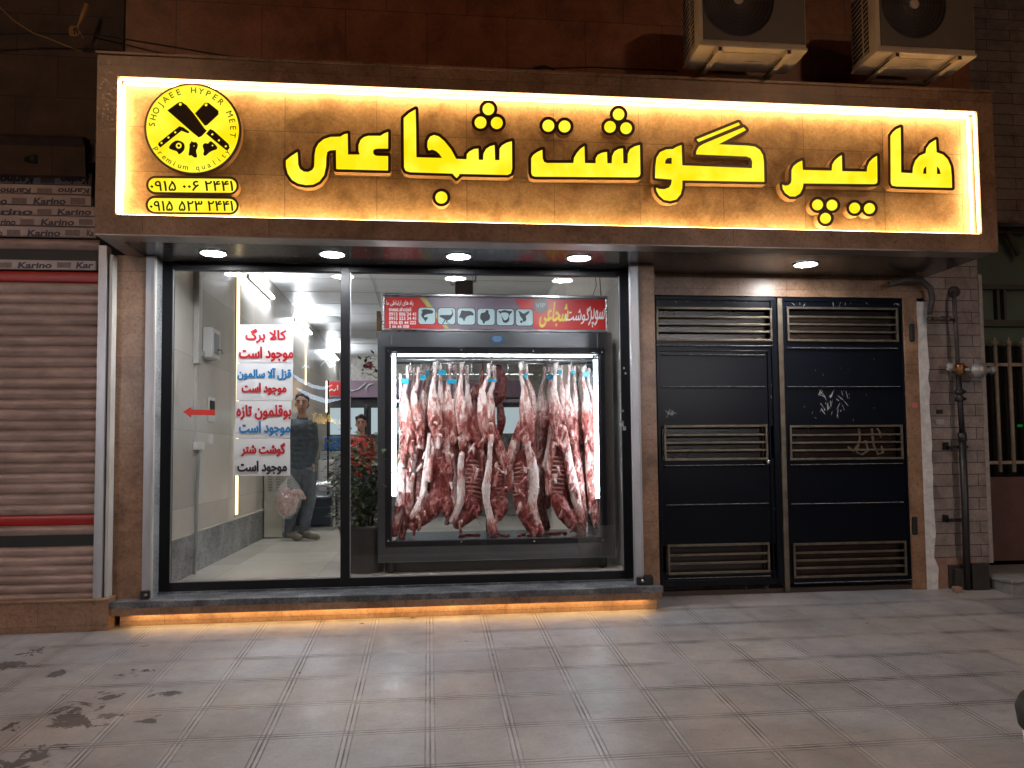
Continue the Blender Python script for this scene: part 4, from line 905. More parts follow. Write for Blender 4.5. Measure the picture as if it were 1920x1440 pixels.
# ================================================================ AIR CONDITIONERS
def ac(px0, py0, px1, lab, fan):
    a, b_ = P(px0, py0, 4.95), P(px1, py0+10, 4.95); x0, x1, z0 = a.x, b_.x, (a.z+b_.z)/2; h = .56; y0, y1 = 4.95, 5.27
    t = thing('air_conditioner', lab, 'air conditioner', ((x0+x1)/2, 5.1, z0), 'outdoor units above the sign')
    m = MB(); m.box(x0, x1, y0, y1, z0+.02, z0+h, bev=.012); m.build('casing', 'ac_warm_lit', t)
    m = MB(); m.box(x0-.006, x1+.006, y0-.006, y1+.006, z0, z0+.022, bev=.006); tr = m.build('base_tray', 'ac_warm_lit', t)
    m = MB(); m.tube([(x0+.2, y0+.2, z0), (x0+.36, y0+.2, z0), (x0+.40, y0+.17, z0), (x0+.52, y0+.17, z0), (x0+.56, y0+.2, z0), (x1-.2, y0+.2, z0)], .006, 6); m.box(x0+.19, x1-.19, y0+.06, y0+.075, z0-.004, z0+.001); m.build('drain_ridge', 'ac_warm_lit', tr)
    m = MB(); m.box(x0+.03, x1-.01, y0-.006, y0+.004, z0+.045, z0+h-.02, bev=.004); fr = m.build('front_panel', 'ac_front_shaded', t)
    fc = P(fan[0], fan[1], 4.945); R_ = fan[2]*5.08/1441
    m = MB(); m.lathe([(.001, -.003), (R_, -.003), (R_, .002), (.001, .002)], (fc.x, y0-.006, fc.z), 40, 'y'); fd = m.build('fan_opening', 'ac_dark', fr)
    m = MB()
    for k in range(9):
        r = R_*(.14+.86*k/8); m.tube([(fc.x+r*math.cos(q), y0-.013, fc.z+r*math.sin(q)) for q in [2*math.pi*j/40 for j in range(41)]], .0022, 5, cap=False)
    for k in range(8): q = math.pi*k/4; m.tube([(fc.x+.02*math.cos(q), y0-.012, fc.z+.02*math.sin(q)), (fc.x+R_*math.cos(q), y0-.012, fc.z+R_*math.sin(q))], .002, 5)
    m.build('fan_guard', 'ac_front_shaded', fr)
    m = MB(); m.lathe([(.001, -.016), (.034, -.014), (.036, -.008), (.001, -.006)], (fc.x, y0-.004, fc.z), 24, 'y'); m.build('fan_hub', 'ac_warm_lit', fr)
    # side louvres (coil grille) on the left end
    m = MB(); m.box(x0-.002, x0+.002, y0+.09, y1-.02, z0+.05, z0+h-.03); lv = m.build('side_opening', 'ac_dark', t)
    m = MB()
    for k in range(14):
        z = z0+.06+k*.036; m.tube([(x0-.004, y0+.16, z), (x0-.004, y1-.02, z-.02)], .0035, 5); m.tube([(x0-.004, y0+.09, z+.005), (x0-.004, y0+.15, z-.005)], .0035, 5)
    m.box(x0-.006, x0-.001, y0+.15, y0+.16, z0+.05, z0+h-.03); m.build('louvre', 'ac_warm_lit', lv)
    m = MB(); m.box(x1, x1+.03, y0+.12, y0+.3, z0+.02, z0+.14, bev=.006); m.build('valve_cover', 'ac_warm_lit', t)
    m = MB(); m.box(x0+.012, x1-.04, y0-.0062, y0-.0045, z0+.04, z0+.044); m.build('trim_line', 'ac_warm_lit', fr)
    # bracket
    bt = thing('wall_bracket', lab.replace('tan outdoor air conditioner', 'steel wall bracket under the air conditioner'), 'bracket', ((x0+x1)/2, 5.2, z0-.05), 'brackets under the outdoor units')
    for xx in (x0+.14, x1-.14):
        m = MB(); m.box(xx-.018, xx+.018, 4.93, 5.62, z0-.040, z0-.007, bev=.002); am = m.build('arm', 'ac_warm_lit', bt)
        m = MB(); m.box(xx-.012, xx+.012, 4.928, 4.931, z0-.036, z0-.011); m.build('arm_mouth', 'black', am)
        m = MB(); m.tube([(xx-.02, 5.0, z0-.03), (xx-.02, 5.3, z0-.018), (xx-.02, 5.55, z0-.03)], .004, 5); m.build('cable', 'wire', am)
    m = MB(); m.box(x0+.16, x1-.16, 5.30, 5.33, z0-.034, z0-.008, bev=.002); m.build('cross_bar', 'ac_warm_lit', bt)
ac(1311, 86, 1513, 'tan outdoor air conditioner above the sign, left of the two', (1384, 0, 72))
ac(1644, 97, 1830, 'tan outdoor air conditioner above the sign, right of the two', (1713, 9, 68))
# cables and rope on the upper wall
m_ = MB(); 
for dz, pts in ((0, [(-30, 66), (60, 62), (182, 64), (300, 84), (420, 104), (600, 121), (800, 127), (1000, 129), (1110, 126), (1270, 133)]), (3, [(182, 68), (300, 96), (380, 104), (520, 114), (760, 124), (900, 130), (1010, 128)])):
    m_.tube([P(x, y+dz, 5.50) for x, y in pts], .0055, 6)
m_.tube([P(x, y, 5.5) for x, y in ((1000, 128), (1020, 124), (1040, 130))], .009, 6)
tag(m_.build('cable', 'wire'), 'thin black cables sagging along the wall above the sign', 'cable')
m_ = MB(); m_.tube([P(x, y, 5.45) for x, y in ((-6, 8), (25, 38), (62, 62), (85, 70), (120, 84), (152, 96))], .003, 5); tag(m_.build('thin_wire', 'rope'), 'thin pale wire slanting over dark stone at upper left', 'wire')
m_ = MB(); m_.tube([P(163, 8, 5.49), P(157, 25, 5.49), P(150, 42, 5.49), P(145, 52, 5.49)], [.016, .018, .010, .007], 8)
for k in range(3):
    m_.tube([P(134+4*k+7*math.cos(q)*(.6+.2*k), 58+9*math.sin(q), 5.488) for q in [2*math.pi*j/14 for j in range(13)]], .004, 5)
m_.tube([P(145, 52, 5.488), P(150, 60, 5.488), P(156, 72, 5.488)], .003, 5)
tag(m_.build('rope_knot', 'rope'), 'short knotted tan rope hanging from the cable at upper left', 'rope')

# ================================================================ BIN at the lower right
c_ = PG(1958, 1560); bn = thing('litter_bin', 'white round bin with thick black rim cut by the right photo edge', 'bin', (2.78, 3.15, gz(3.15)))
bl = P(1902, 1375, 2.2); cx_ = bl.x+.2
def _left(cx, z):
    r = []
    for k in range(72):
        v = np.array([cx+.262*math.cos(k*math.pi/36), 2.2+.262*math.sin(k*math.pi/36), z-CAMH]); r.append(PCX+FPX*(v@_R)/(v@_w))
    return min(r)
while _left(cx_, bl.z) < 1901: cx_ += .004
bc = (cx_, 2.2); zt = P(1925, 1338, 2.2).z; g_ = gz(2.2)
bn.location = (bc[0], bc[1], g_); bn['_w'] = [bc[0], bc[1], g_]
m_ = MB(); m_.lathe([(.001, 0), (.20, 0), (.246, zt-.075-g_), (.001, zt-.075-g_)], (bc[0], bc[1], g_), 56); m_.build('drum', 'white_plastic', bn)
m_ = MB(); m_.lathe([(.247, zt-.085-g_), (.256, zt-.08-g_), (.262, zt-.03-g_), (.25, zt-g_), (.225, zt-.004-g_), (.215, zt-.03-g_), (.20, zt-.07-g_), (.001, zt-.07-g_)], (bc[0], bc[1], g_), 56); m_.build('rim', 'rubber', bn)

# ================================================================ THE STREET BEHIND THE CAMERA (reflected signs; lamps and canopy added for light)
mat('opposite_wall', (.12, .10, .09), .8, noise=.3, nscale=2)
op = thing('opposite_building', 'plain dim building across the street, behind the viewer', 'building', (0, -12, zk-.1))
m_ = MB(); m_.box(-14, 14, -13, -12, zk-.14, 7); m_.build('wall', 'opposite_wall', op)
mat('lamp_metal', (.2, .2, .2), .5, metal=.7)
def lamp(x, y, h, e, lab, r=.18):
    t = thing('added_street_lamp', lab, 'street lamp', (x, y, zk-.1), 'added unseen lamps along the road')  # added out of view to stand in for street light
    m = MB(); m.tube([(x, y, zk-.1), (x, y, h-.3), (x, y+.2, h), (x, y+1.0, h+.1)], [.08, .06, .05, .04], 10); m.build('pole', 'lamp_metal', t)
    m = MB(); m.box(x-.16, x+.16, y+.8, y+1.5, h+.07, h+.15, bev=.03); hd = m.build('lamp_head', 'lamp_metal', t)
    m = MB(); m.box(x-r, x+r, y+.82, y+1.46, h+.03, h+.068); m.build('lens', e, hd)
lamp(-4.6, -2.6, 6.6, 'fill_lamp_warm', 'added unseen street lamp by the kerb behind the viewer, left one'); lamp(5.5, -3.2, 6.6, 'fill_lamp_warm', 'added unseen street lamp by the kerb behind the viewer, right one')

can = thing('fill_canopy', 'unseen canopy with flood lamps behind the viewer, added to light the lower front', 'canopy', (0, -1.9, zk-.1))  # made-up shelter: its lamps fill the pavement and lower front
m_ = MB(); m_.box(-8, 10, -2.6, -.6, 2.98, 3.05); m_.build('roof', 'opposite_wall', can)
m_ = MB(); m_.box(-8, 10, -.62, -.58, 2.835, 2.979); m_.build('light_cutoff', 'opposite_wall', can)  # front board added to keep the lamp light off the upper front
for x in (-7.8, 1, 9.8): m_ = MB(); m_.box(x-.05, x+.05, -2.5, -2.4, zk-.14, 2.98); m_.build('post', 'lamp_metal', can)
for x in (-6.6, -5.7, -4.95, 3.95, 4.6, 5.3):
    m_ = MB(); m_.box(x-.16, x+.16, -1.95, -1.65, 2.90, 2.975, bev=.01); hd = m_.build('lamp_case', 'lamp_metal', can)
    m_ = MB(); m_.add([(x-.14, -1.66, 2.90), (x+.14, -1.66, 2.90), (x+.14, -1.86, 2.76), (x-.14, -1.86, 2.76), (x-.14, -1.86, 2.90), (x+.14, -1.86, 2.90)], [(0, 1, 2, 3), (3, 2, 5, 4), (0, 3, 4), (1, 5, 2), (0, 4, 5, 1)]); m_.build('lens', 'fill_flood', hd)

emis('reflect_blue', (.62, .76, 1.0), 7)
def at_mirror(px, py, Y): v = P(px, py, 2*YW-Y); return Vector((v.x, Y, v.z))
m_ = MB()
for pts, r in (([(545, 700), (562, 712), (585, 724), (605, 728), (622, 722)], .05), ([(556, 728), (585, 744), (612, 752), (640, 748)], .07), ([(566, 690), (572, 683), (580, 690)], .04), ([(600, 686), (610, 676), (618, 688), (630, 684)], .04), ([(640, 690), (648, 680), (660, 686)], .03)):
    P_ = [at_mirror(x, y, -11.93) for x, y in pts]; m_.tube(P_, [r*.3]+[r]*(len(P_)-2)+[r*.25], 8)
tag(m_.build('lit_emblem', 'reflect_blue'), 'pale blue swooping light shapes high on the building opposite, mirrored in glass', 'light sign')
# ================================================================ INTERIOR FIXTURES
def px_wall(px, py): return PX(px, py, XL)
def tube_light(y0, y1, z, lab):
    t = thing('tube_light', lab, 'tube light', (XL+.03, (y0+y1)/2, z), 'tube lights high on the left wall')
    m = MB(); m.box(XL, XL+.03, y0-.01, y1+.01, z-.022, z+.022, bev=.004); m.build('holder', 'white_plastic', t)
    m = MB(); m.tube([(XL+.046, y0, z), (XL+.046, y1, z)], .018, 12); m.build('tube', 'led_white', t)
tube_light(8.5, 9.65, 3.16, 'lit white tube light on the left wall, nearest to the window')
tube_light(11.4, 12.7, 3.20, 'lit white tube light on the left wall, middle of three')
tube_light(15.0, 16.4, 3.23, 'lit white tube light on the left wall, farthest from the window')
def strip(y, z0, z1, lab):
    t = thing('wall_strip', lab, 'light strip', (XL, y, z0), 'vertical warm strips on the left wall')
    m = MB(); m.box(XL, XL+.006, y-.06, y+.06, z0, z1); m.build('channel', 'alu', t)
    for dy in (-.033, .033): m = MB(); m.box(XL+.006, XL+.012, y+dy-.012, y+dy+.012, z0+.02, z1-.01); m.build('glow_strip', 'led_strip', t)
strip(8.08, .60, ZC-.004, 'tall warm glowing strip on left wall behind the papers')
strip(12.44, 2.32, ZC-.004, 'short warm glowing strip on left wall deeper inside')
def ceil_light(px, py, e, lab):
    c = PZ(px, py, ZC-.01); t = thing('ceiling_downlight', lab, 'ceiling light', (c.x, c.y, ZC-.02), 'small downlights in the shop ceiling')
    m = MB(); m.lathe([(.11, -.001), (.13, -.001), (.125, -.014), (.11, -.012), (.11, -.001)], (c.x, c.y, ZC-.006), 30); m.build('ring', 'white_plastic', t)
    m = MB(); m.lathe([(.0001, -.008), (.11, -.008), (.11, -.001), (.0001, -.001)], (c.x, c.y, ZC-.006), 30); m.build('diffuser', e, t)
ceil_light(719, 508, 'ceil_warm', 'lit warm orange downlight in the shop ceiling right of the mullion'); ceil_light(806, 509, 'ceil_white', 'lit white downlight in the shop ceiling left of the router')
c_ = PZ(612, 601, ZC-.03); m_ = MB(); m_.lathe([(.001, -.03), (.10, -.03), (.20, -.022), (.27, -.012), (.29, 0), (.001, 0)], (c_.x, c_.y, ZC-.001), 32)
tag(m_.build('ceiling_vent', 'grey_plastic'), 'dark round vent disc under the shop ceiling left of the mullion', 'vent')
m_ = MB(); c_ = px_wall(590, 605); m_.box(XL, XL+.07, c_.y-.1, c_.y+.1, c_.z-.1, c_.z+.1, bev=.01); tag(m_.build('speaker_box', 'grey_plastic'), 'small grey box high on left wall beside the second strip', 'box')
# duct, thermostat, switches, cable on the near left wall
yw = 6.66
m_ = MB(); m_.box(XL, XL+.045, yw-.05, yw+.05, px_wall(372, 685).z, ZC-.01, bev=.004); tag(m_.build('cable_duct', 'alu_white'), 'wide grey vertical cable duct at upper left wall', 'duct')
a = px_wall(386, 645); t = thing('control_box', 'small grey control box with a lever on the left wall', 'box', (XL, a.y, a.z-.12))
m_ = MB(); m_.box(XL+.01, XL+.09, a.y-.13, a.y+.13, a.z-.13, a.z+.13, bev=.008); cb_ = m_.build('casing', 'white_plastic', t)
m_ = MB(); m_.box(XL+.09, XL+.096, a.y-.07, a.y+.08, a.z-.09, a.z+.09, bev=.003); m_.tube([(XL+.096, a.y+.02, a.z-.05), (XL+.13, a.y+.02, a.z-.05), (XL+.13, a.y+.06, a.z-.08)], .008, 8); m_.build('lever', 'grey_plastic', t)
a = px_wall(388, 668); m_ = MB(); m_.box(XL, XL+.03, 6.64, a.y+.12, a.z-.03, a.z+.02, bev=.004); m_.build('side_duct', 'alu_white', t)
t = thing('wall_cable', 'thin pipe and grey cable running down the left wall to the floor', 'cable', (XL, yw, ZI))
z1 = px_wall(372, 836).z
m_ = MB(); m_.box(XL, XL+.02, yw-.012, yw+.012, z1, px_wall(372, 686).z); m_.build('thin_duct', 'alu_white', t)
m_ = MB(); m_.box(XL, XL+.04, yw-.03, yw+.17, z1-.035, z1+.03, bev=.004); m_.build('junction_box', 'white_plastic', t)
m_ = MB(); m_.tube([(XL+.022, yw+.03, z1-.03), (XL+.028, yw+.045, z1-.1), (XL+.02, yw+.03, .9), (XL+.026, yw+.0, .55), (XL+.022, yw-.03, ZI)], .014, 8); m_.build('cable', 'grey_plastic', t)
def wplate(px, py, w, h, m, lab, name='wall_switch', ex=None):
    a = px_wall(px, py); t = thing(name, lab, 'switch', (XL, a.y, a.z-h/2)); q = MB(); q.box(XL, XL+.012, a.y-w/2, a.y+w/2, a.z-h/2, a.z+h/2, bev=.004); q.build('plate', m, t)
    q = MB(); q.box(XL+.012, XL+.018, a.y-w*.36, a.y+w*.36, a.z-h*(.12 if ex else .34), a.z+h*.36, bev=.002); q.build('panel', 'black' if ex else 'white_plastic', t)
wplate(395, 768, .20, .22, 'white_plastic', 'white thermostat with dark screen behind the red arrow tail', 'thermostat', True)
wplate(394, 824, .10, .09, 'white_plastic', 'white double wall switch below the red arrow')
# floor standing heater cabinet
a, b_ = PZ(489, 1012, ZI), PZ(529, 1012, ZI)
t = thing('heater_cabinet', 'cream floor standing cabinet with vent slots below the papers', 'cabinet', ((a.x+b_.x)/2, 9.45, ZI))
x0, x1 = XL+.012, b_.x+.03; m_ = MB(); m_.box(x0, x1, 9.35, 9.75, ZI+.01, 1.28, bev=.012)
mat('cream', (.58, .55, .46), .45, noise=.1, nscale=6)
m_.build('casing', 'cream', t)
m_ = MB()
for k in range(9):
    for xa in (x0+.05, x0+.14): m_.box(xa, xa+.05, 9.343, 9.3495, .80+k*.032, .812+k*.032)
m_.build('vent_slots', 'grey_plastic', t)
m_ = MB(); m_.box(x1-.055, x1-.05, 9.344, 9.3495, ZI+.03, 1.26); m_.build('door_gap', 'grey_plastic', t)

# papers on the inside of the glass
YPp = YW+.024
mat('tape', (.65, .66, .62), .3)
def paper(x0, y0, x1, y1, lines, lab, dx=0):
    a, b_, c, d = rect(x0, y0, x1, y1, YPp); t = thing('notice_paper', lab, 'paper notice', ((a+b_)/2, YPp, c), 'paper notices in the left pane')
    n = 8; v = []; f = []
    A, B, Cc, D = P(x0, y0, YPp), P(x1, y0, YPp), P(x0+dx, y1, YPp), P(x1+dx, y1, YPp)
    for j in range(n+1):
        for i in range(n+1):
            u, w = i/n, j/n; p = A*(1-u)*(1-w)+B*u*(1-w)+Cc*(1-u)*w+D*u*w; v.append((p.x, YPp+.0006*math.sin(u*9+w*5)+ (.0012 if j in (0, n) else 0), p.z))
    for j in range(n):
        for i in range(n): f.append((j*(n+1)+i, j*(n+1)+i+1, (j+1)*(n+1)+i+1, (j+1)*(n+1)+i))
    m = MB(); m.add(v, f, 0, True); m.add([(q[0], q[1]+.002, q[2]) for q in v], [g[::-1] for g in f], 0, True); m.build('sheet', 'paper', t)
    for s, ink, bx in lines: ink_px('writing', fa(s), bx, YPp-.0032, ink, t, bold=.95)
paper(447, 608.5, 551, 680, [('کالا برگ', 'ink_red', (460, 616, 537, 643)), ('موجود است', 'ink_red', (448, 650, 550, 678))], 'topmost white paper with two lines of red Persian writing', -2)
paper(444, 681, 549.5, 751, [('قزل آلا سالمون', 'ink_blue', (445, 690, 546, 713)), ('موجود است', 'ink_red', (453, 718, 537, 741))], 'second white paper, blue line of writing above a red line', -1)
paper(442, 752, 546.5, 821.5, [('بوقلمون تازه', 'ink_red', (443, 759, 546, 787)), ('موجود است', 'ink_blue', (448, 790, 544, 818))], 'third white paper, red line of writing above a blue line', -3)
paper(438.5, 822.5, 544, 892, [('گوشت شتر', 'ink_red', (452, 830, 535, 856)), ('موجود است', 'ink_black', (445, 864, 538, 890))], 'lowest white paper, red line of writing above a black line')
ar = shape_px('arrow_sticker', [[(343, 772), (358, 763), (359, 768), (403, 768), (403, 779), (359, 778), (358, 783)]], YW+.022, .0015, 'arrow_red', None)
tag(ar, 'red arrow sticker pointing left on the left window pane', 'sticker')

# ================================================================ MEAT CABINET
YC = 6.35
ca = thing('meat_cabinet', 'stainless steel glass fronted meat cabinet with bright white tubes', 'cabinet', (.57, 6.8, ZI))
X0, X1, Z0, Z1 = rect(708, 622, 1151, 1050, YC); gx_a, gx_b, gz_a, gz_b = rect(735, 664, 1123, 1010, YC); kx0, kx1, kz0, kz1 = rect(722, 651, 1136, 1022, YC)
YCB = 7.15
m_ = MB(); m_.box(X0, gx_a, YC, YC+.04, Z0, Z1, bev=.003); m_.box(gx_b, X1, YC, YC+.04, Z0, Z1, bev=.003); m_.box(gx_a, gx_b, YC+.001, YC+.04, Z0, gz_a, bev=.003); m_.box(gx_a, gx_b, YC+.001, YC+.04, gz_b, Z1, bev=.003); m_.build('front_frame', 'steel_brushed', ca)
m_ = MB(); m_.box(X0, X0+.02, YC+.04, YCB, Z0, Z1); m_.box(X1-.02, X1, YC+.04, YCB, Z0, Z1); m_.build('side_panel', 'steel_brushed', ca)
m_ = MB(); m_.box(X0+.02, X1-.02, YC+.04, YCB, Z1-.03, Z1); m_.build('roof', 'steel_brushed', ca)
m_ = MB(); m_.box(X0+.02, X1-.02, YC+.04, YCB, Z0, Z0+.04); m_.box(gx_a+.02, gx_b-.02, YC+.08, YCB-.06, gz_a-.02, gz_a-.005, bev=.003); m_.build('floor_tray', 'steel_brushed', ca)
m_ = MB(); m_.frame(kx0, kx1, YC-.014, YC-.001, kz0, kz1, .045, bev=.004); m_.build('door_frame', 'black_gloss', ca)
m_ = MB()
for x, y in ((728, 657), (865, 656), (1000, 658), (1129, 660), (728, 1014), (865, 1016), (1002, 1015), (1130, 1013)): q = P(x, y, YC-.015); m_.lathe([(.0001, -.003), (.006, -.002), (.007, 0)], (q.x, YC-.014, q.z), 10, 'y')
m_.build('screw', 'steel', ca)
m_ = MB(); m_.box(gx_a+.005, gx_b-.005, YC+.012, YC+.018, gz_a+.002, gz_b-.002); m_.build('front_glass', 'case_glass', ca)
m_ = MB(); zr = P(900, 752, YCB).z; m_.frame(X0+.02, X1-.02, YCB-.03, YCB, Z0+.04, Z1-.03, .05)
m_.box(X0+.07, X1-.07, YCB-.028, YCB-.002, zr-.014, zr+.014); m_.box(.52, .56, YCB-.029, YCB-.001, gz_a-.1, zr-.014); m_.build('back_frame', 'steel_brushed', ca)
m_ = MB(); m_.box(X0+.07, X1-.07, YCB-.018, YCB-.012, Z0+.09, Z1-.08); m_.build('back_glass', 'case_glass', ca)
for x in (X0+.1, X1-.1):
    for y in (YC+.08, YCB-.08): m_ = MB(); m_.lathe([(.001, 0), (.025, 0), (.025, Z0-ZI-.001), (.001, Z0-ZI-.001)], (x, y, ZI+.0005), 12); m_.build('foot', 'rubber', ca)
YT = YC+.075
for x, y0, y1 in ((738.5, 668, 930), (1117, 675, 934)):
    a, b_ = P(x, y0, YT), P(x+1, y1, YT); X_ = (a.x+b_.x)/2; m_ = MB(); m_.tube([(X_, YT, a.z), (X_, YT, b_.z)], .0125, 12); m_.build('light_tube', 'led_case', ca)
a, b_ = P(746, 664, YT-.02), P(1110, 671, YT-.02); zt_ = (a.z+b_.z)/2; m_ = MB(); m_.tube([(a.x, YT-.02, zt_), (b_.x, YT-.02, zt_)], .0045, 10); m_.build('light_tube', 'led_case', ca)
zrl = P(900, 675, 6.62).z
for y in (6.60, 6.86): m_ = MB(); m_.tube([(X0+.02, y, zrl), (X1-.02, y, zrl)], .011, 10); m_.build('hook_rail', 'steel', ca)
m_ = MB(); m_.box(X0+.05, X1-.05, YC+.10, YCB-.08, ZI+.003, Z0-.001, bev=.004); m_.build('skirt', 'black', ca)
mat('badge_blue', (.01, .09, .22), .4)
bdg = shape_px('maker_badge', [circ(932.5, 635.5, 12, 24, 7)], YC-.002, .002, 'badge_blue', ca)
mat('white_print', (.78, .78, .78), .5)
m_ = MB()
for y, a, b_ in ((632, -7, 7), (635.5, -9, 9), (639, -6, 6)): m_.tube([P(932+a+i*(b_-a)/6, y+(1.1 if i % 2 else -1.0), YC-.0035) for i in range(7)], .0016, 4)
m_.build('badge_writing', 'white_print', bdg)

# red banner box on the cabinet
YBn = 6.34
mat('banner_red', (.50, .022, .02), .35); mat('banner_grey', (.20, .16, .21), .35, noise=.2, nscale=3); mat('banner_yellow', (.42, .36, .08), .4); mat('icon_blue', (.40, .55, .58), .4); mat('icon_ink', (.02, .028, .035), .5)
mat('print_yellow', (.72, .58, .06), .5); mat('print_red', (.55, .03, .02), .5); mat('medal', (.16, .15, .15), .4)
bn_ = thing('banner_box', 'long red and grey banner box with six animal pictures on top of the cabinet', 'banner', (.57, 6.45, Z1))
bX0, bX1, bZ0, bZ1 = rect(716, 552, 1140, 622, YBn)
m_ = MB(); m_.frame(bX0, bX1, YBn, YBn+.16, Z1+.001, bZ1, .018, bev=.003, wt=.022); m_.build('frame', 'steel', bn_)
m_ = MB(); m_.box(bX0+.016, bX1-.016, YBn+.02, YBn+.15, Z1+.016, bZ1-.02); m_.build('backing', 'banner_grey', bn_)
yb = YBn+.018
bp_ = lambda p, m, nm='print': shape_px(nm, [p], yb, .0015, m, bn_)
fl = shape_px('red_field', [[(721.5, 557.5), (786, 558), (834, 616), (722, 615.5)]], yb, .0015, 'banner_red', bn_)
fr = shape_px('red_field', [[(965, 561), (1136, 562.5), (1136, 617.5), (1004, 617.5)]], yb, .0015, 'banner_red', bn_)
shape_px('yellow_band', [[(787, 558), (797, 558), (842, 616), (834.5, 616)]], yb, .0014, 'banner_yellow', bn_)
yt_ = yb-.0014
ink_px('banner_writing', fa('راه های ارتباطی ما'), (724, 563, 775, 574), yt_, 'white_print', bn_, bold=.15, step=.15)
for s, y0, y1, x1 in (('meat.shojaii', 576, 586, 771), ('0915 006 24 41', 585.5, 592, 780), ('0915 523 24 41', 593.5, 600, 780), ('0936 85 44 222', 601.5, 608, 780), ('3 66 66 008', 609, 615, 767)):
    text_px('banner_writing', s, (729.5, y0, x1, y1), yt_, 'white_print', bn_, bold=.02)
m_ = MB()
for y in (581, 589, 597, 605, 612): q = rect(722.5, y-3, 727.5, y+3, yt_); m_.frame(q[0], q[1], yt_, yt_+.001, q[2], q[3], .003)
m_.build('contact_icon', 'print_red', bn_)
def rr(x0, y0, x1, y1, r=5):
    p = []
    for cx, cy, a in ((x1-r, y0+r, -90), (x1-r, y1-r, 0), (x0+r, y1-r, 90), (x0+r, y0+r, 180)): p += [(cx+r*math.cos(math.radians(a+k*22.5)), cy+r*math.sin(math.radians(a+k*22.5))) for k in range(5)]
    return p
Zb = lambda p: zm(p, 640, 480, .13542)
Zc = lambda p: zm(p, 680, 440, .28125)
anim = [
 [Zb(smooth([(1100, 760), (1140, 735), (1200, 740), (1255, 750), (1280, 775), (1250, 800), (1200, 800), (1150, 820), (1140, 850), (1190, 840), (1200, 870), (1170, 890), (1170, 930), (1155, 890), (1110, 840), (1105, 800), (1130, 770)]))],
 [Zb(smooth([(1348, 832), (1380, 815), (1430, 818), (1480, 815), (1510, 820), (1540, 790), (1530, 760), (1520, 745), (1545, 740), (1535, 755), (1555, 800), (1530, 850), (1500, 885), (1450, 890), (1400, 860)])), Zb([(1430, 880), (1395, 940), (1405, 942), (1448, 886)]), Zb([(1460, 885), (1445, 915), (1500, 942), (1505, 936), (1458, 912), (1475, 886)])],
 [Zb(smooth([(1622, 860), (1650, 800), (1665, 745), (1700, 760), (1760, 760), (1800, 765), (1835, 800), (1830, 825), (1800, 820), (1750, 830), (1720, 850), (1700, 920), (1685, 870), (1650, 850)]))],
 [Zc(smooth([(782, 545), (790, 520), (815, 520), (825, 500), (840, 505), (838, 525), (852, 540), (845, 570), (815, 578), (812, 595), (800, 590), (800, 575), (785, 565)]))],
 [Zc(smooth([(898, 505), (920, 512), (945, 500), (975, 510), (1003, 508), (985, 528), (975, 540), (980, 570), (960, 590), (935, 585), (928, 555), (920, 530)])), Zc(smooth([(915, 525), (935, 518), (965, 520), (975, 530), (970, 560), (945, 575), (935, 555)]))],
 [Zc(smooth([(1035, 505), (1055, 515), (1075, 530), (1100, 510), (1115, 508), (1105, 530), (1085, 540), (1095, 570), (1070, 585), (1065, 560), (1050, 545), (1045, 525)])), Zc(circ(1058, 580, 9, 10))]]
for i, (x0, x1) in enumerate(((784, 816.5), (821, 854), (857.5, 891), (895, 928), (931, 964), (967, 999.5))):
    y0 = 576.5+i*.6; tile = shape_px('picture_tile', [rr(x0-.6, y0-.6, x1+.6, y0+32)], yt_-.0002, .0008, 'icon_ink', bn_)
    shape_px('tile_face', [rr(x0+.6, y0+.6, x1-.6, y0+30.8)], yt_-.0008, .0008, 'icon_blue', tile)
    shape_px('animal_picture', anim[i], yt_-.0016, .0006, 'icon_ink', tile)
ty = yt_-.0004
ink_px('banner_writing', fa('سوپر'), (1103, 578, 1134, 614), ty, 'white_print', bn_, bold=.25, shear=.25, step=.2); ink_px('banner_writing', fa('گوشت'), (1060, 574, 1108, 608), ty-.0005, 'white_print', bn_, bold=.25, shear=.35, step=.2)
ink_px('banner_writing', fa('شجاعی'), (1011, 566, 1066, 614), ty, 'print_yellow', bn_, bold=.6, shear=.3, step=.2)
md = shape_px('medal', [circ(1014, 573, 14, 30)], ty, .001, 'medal', bn_); text_px('banner_writing', 'VIP', (1004, 568, 1023, 577), ty-.0012, 'icon_blue', md, bold=.0)

# things on and round the cabinet
t = thing('router', 'small grey router box with antennas behind the middle of the banner', 'router', tuple(P(870, 556, 6.9)))
q = rect(853, 525, 887, 556, 6.9); m_ = MB(); m_.box(q[0], q[1], 6.9, 6.95, q[2], q[3], bev=.008); m_.build('casing', 'grey_plastic', t)
m_ = MB(); m_.tube([P(891, 530, 6.92), P(893, 508, 6.92)], .008, 8); m_.tube([P(886, 528, 6.92), P(892, 528, 6.92)], .009, 8); m_.tube([P(846, 534, 6.92), P(844, 512, 6.92)], .007, 8); m_.tube([P(846, 534, 6.92), P(854, 534, 6.92)], .007, 8); m_.build('antenna', 'white_plastic', t)
m_ = MB(); m_.box(q[0]+.05, q[0]+.09, 6.955, 6.97, Z1, q[3]-.02); m_.build('stand', 'steel', t)
m_ = MB(); m_.tube([P(846, 508, 6.9), P(850, 520, 6.88), P(862, 526, 6.87)], .005, 6); m_.tube([P(1124, 509, 6.8), P(1125, 530, 6.8), P(1127, 556, 6.8)], .004, 6); m_.tube([P(1116, 512, 6.8), P(1118, 535, 6.8), P(1111, 556, 6.8)], .003, 6); tag(m_.build('hanging_wire', 'wire'), 'thin black wires hanging from the ceiling behind the banner', 'wire')
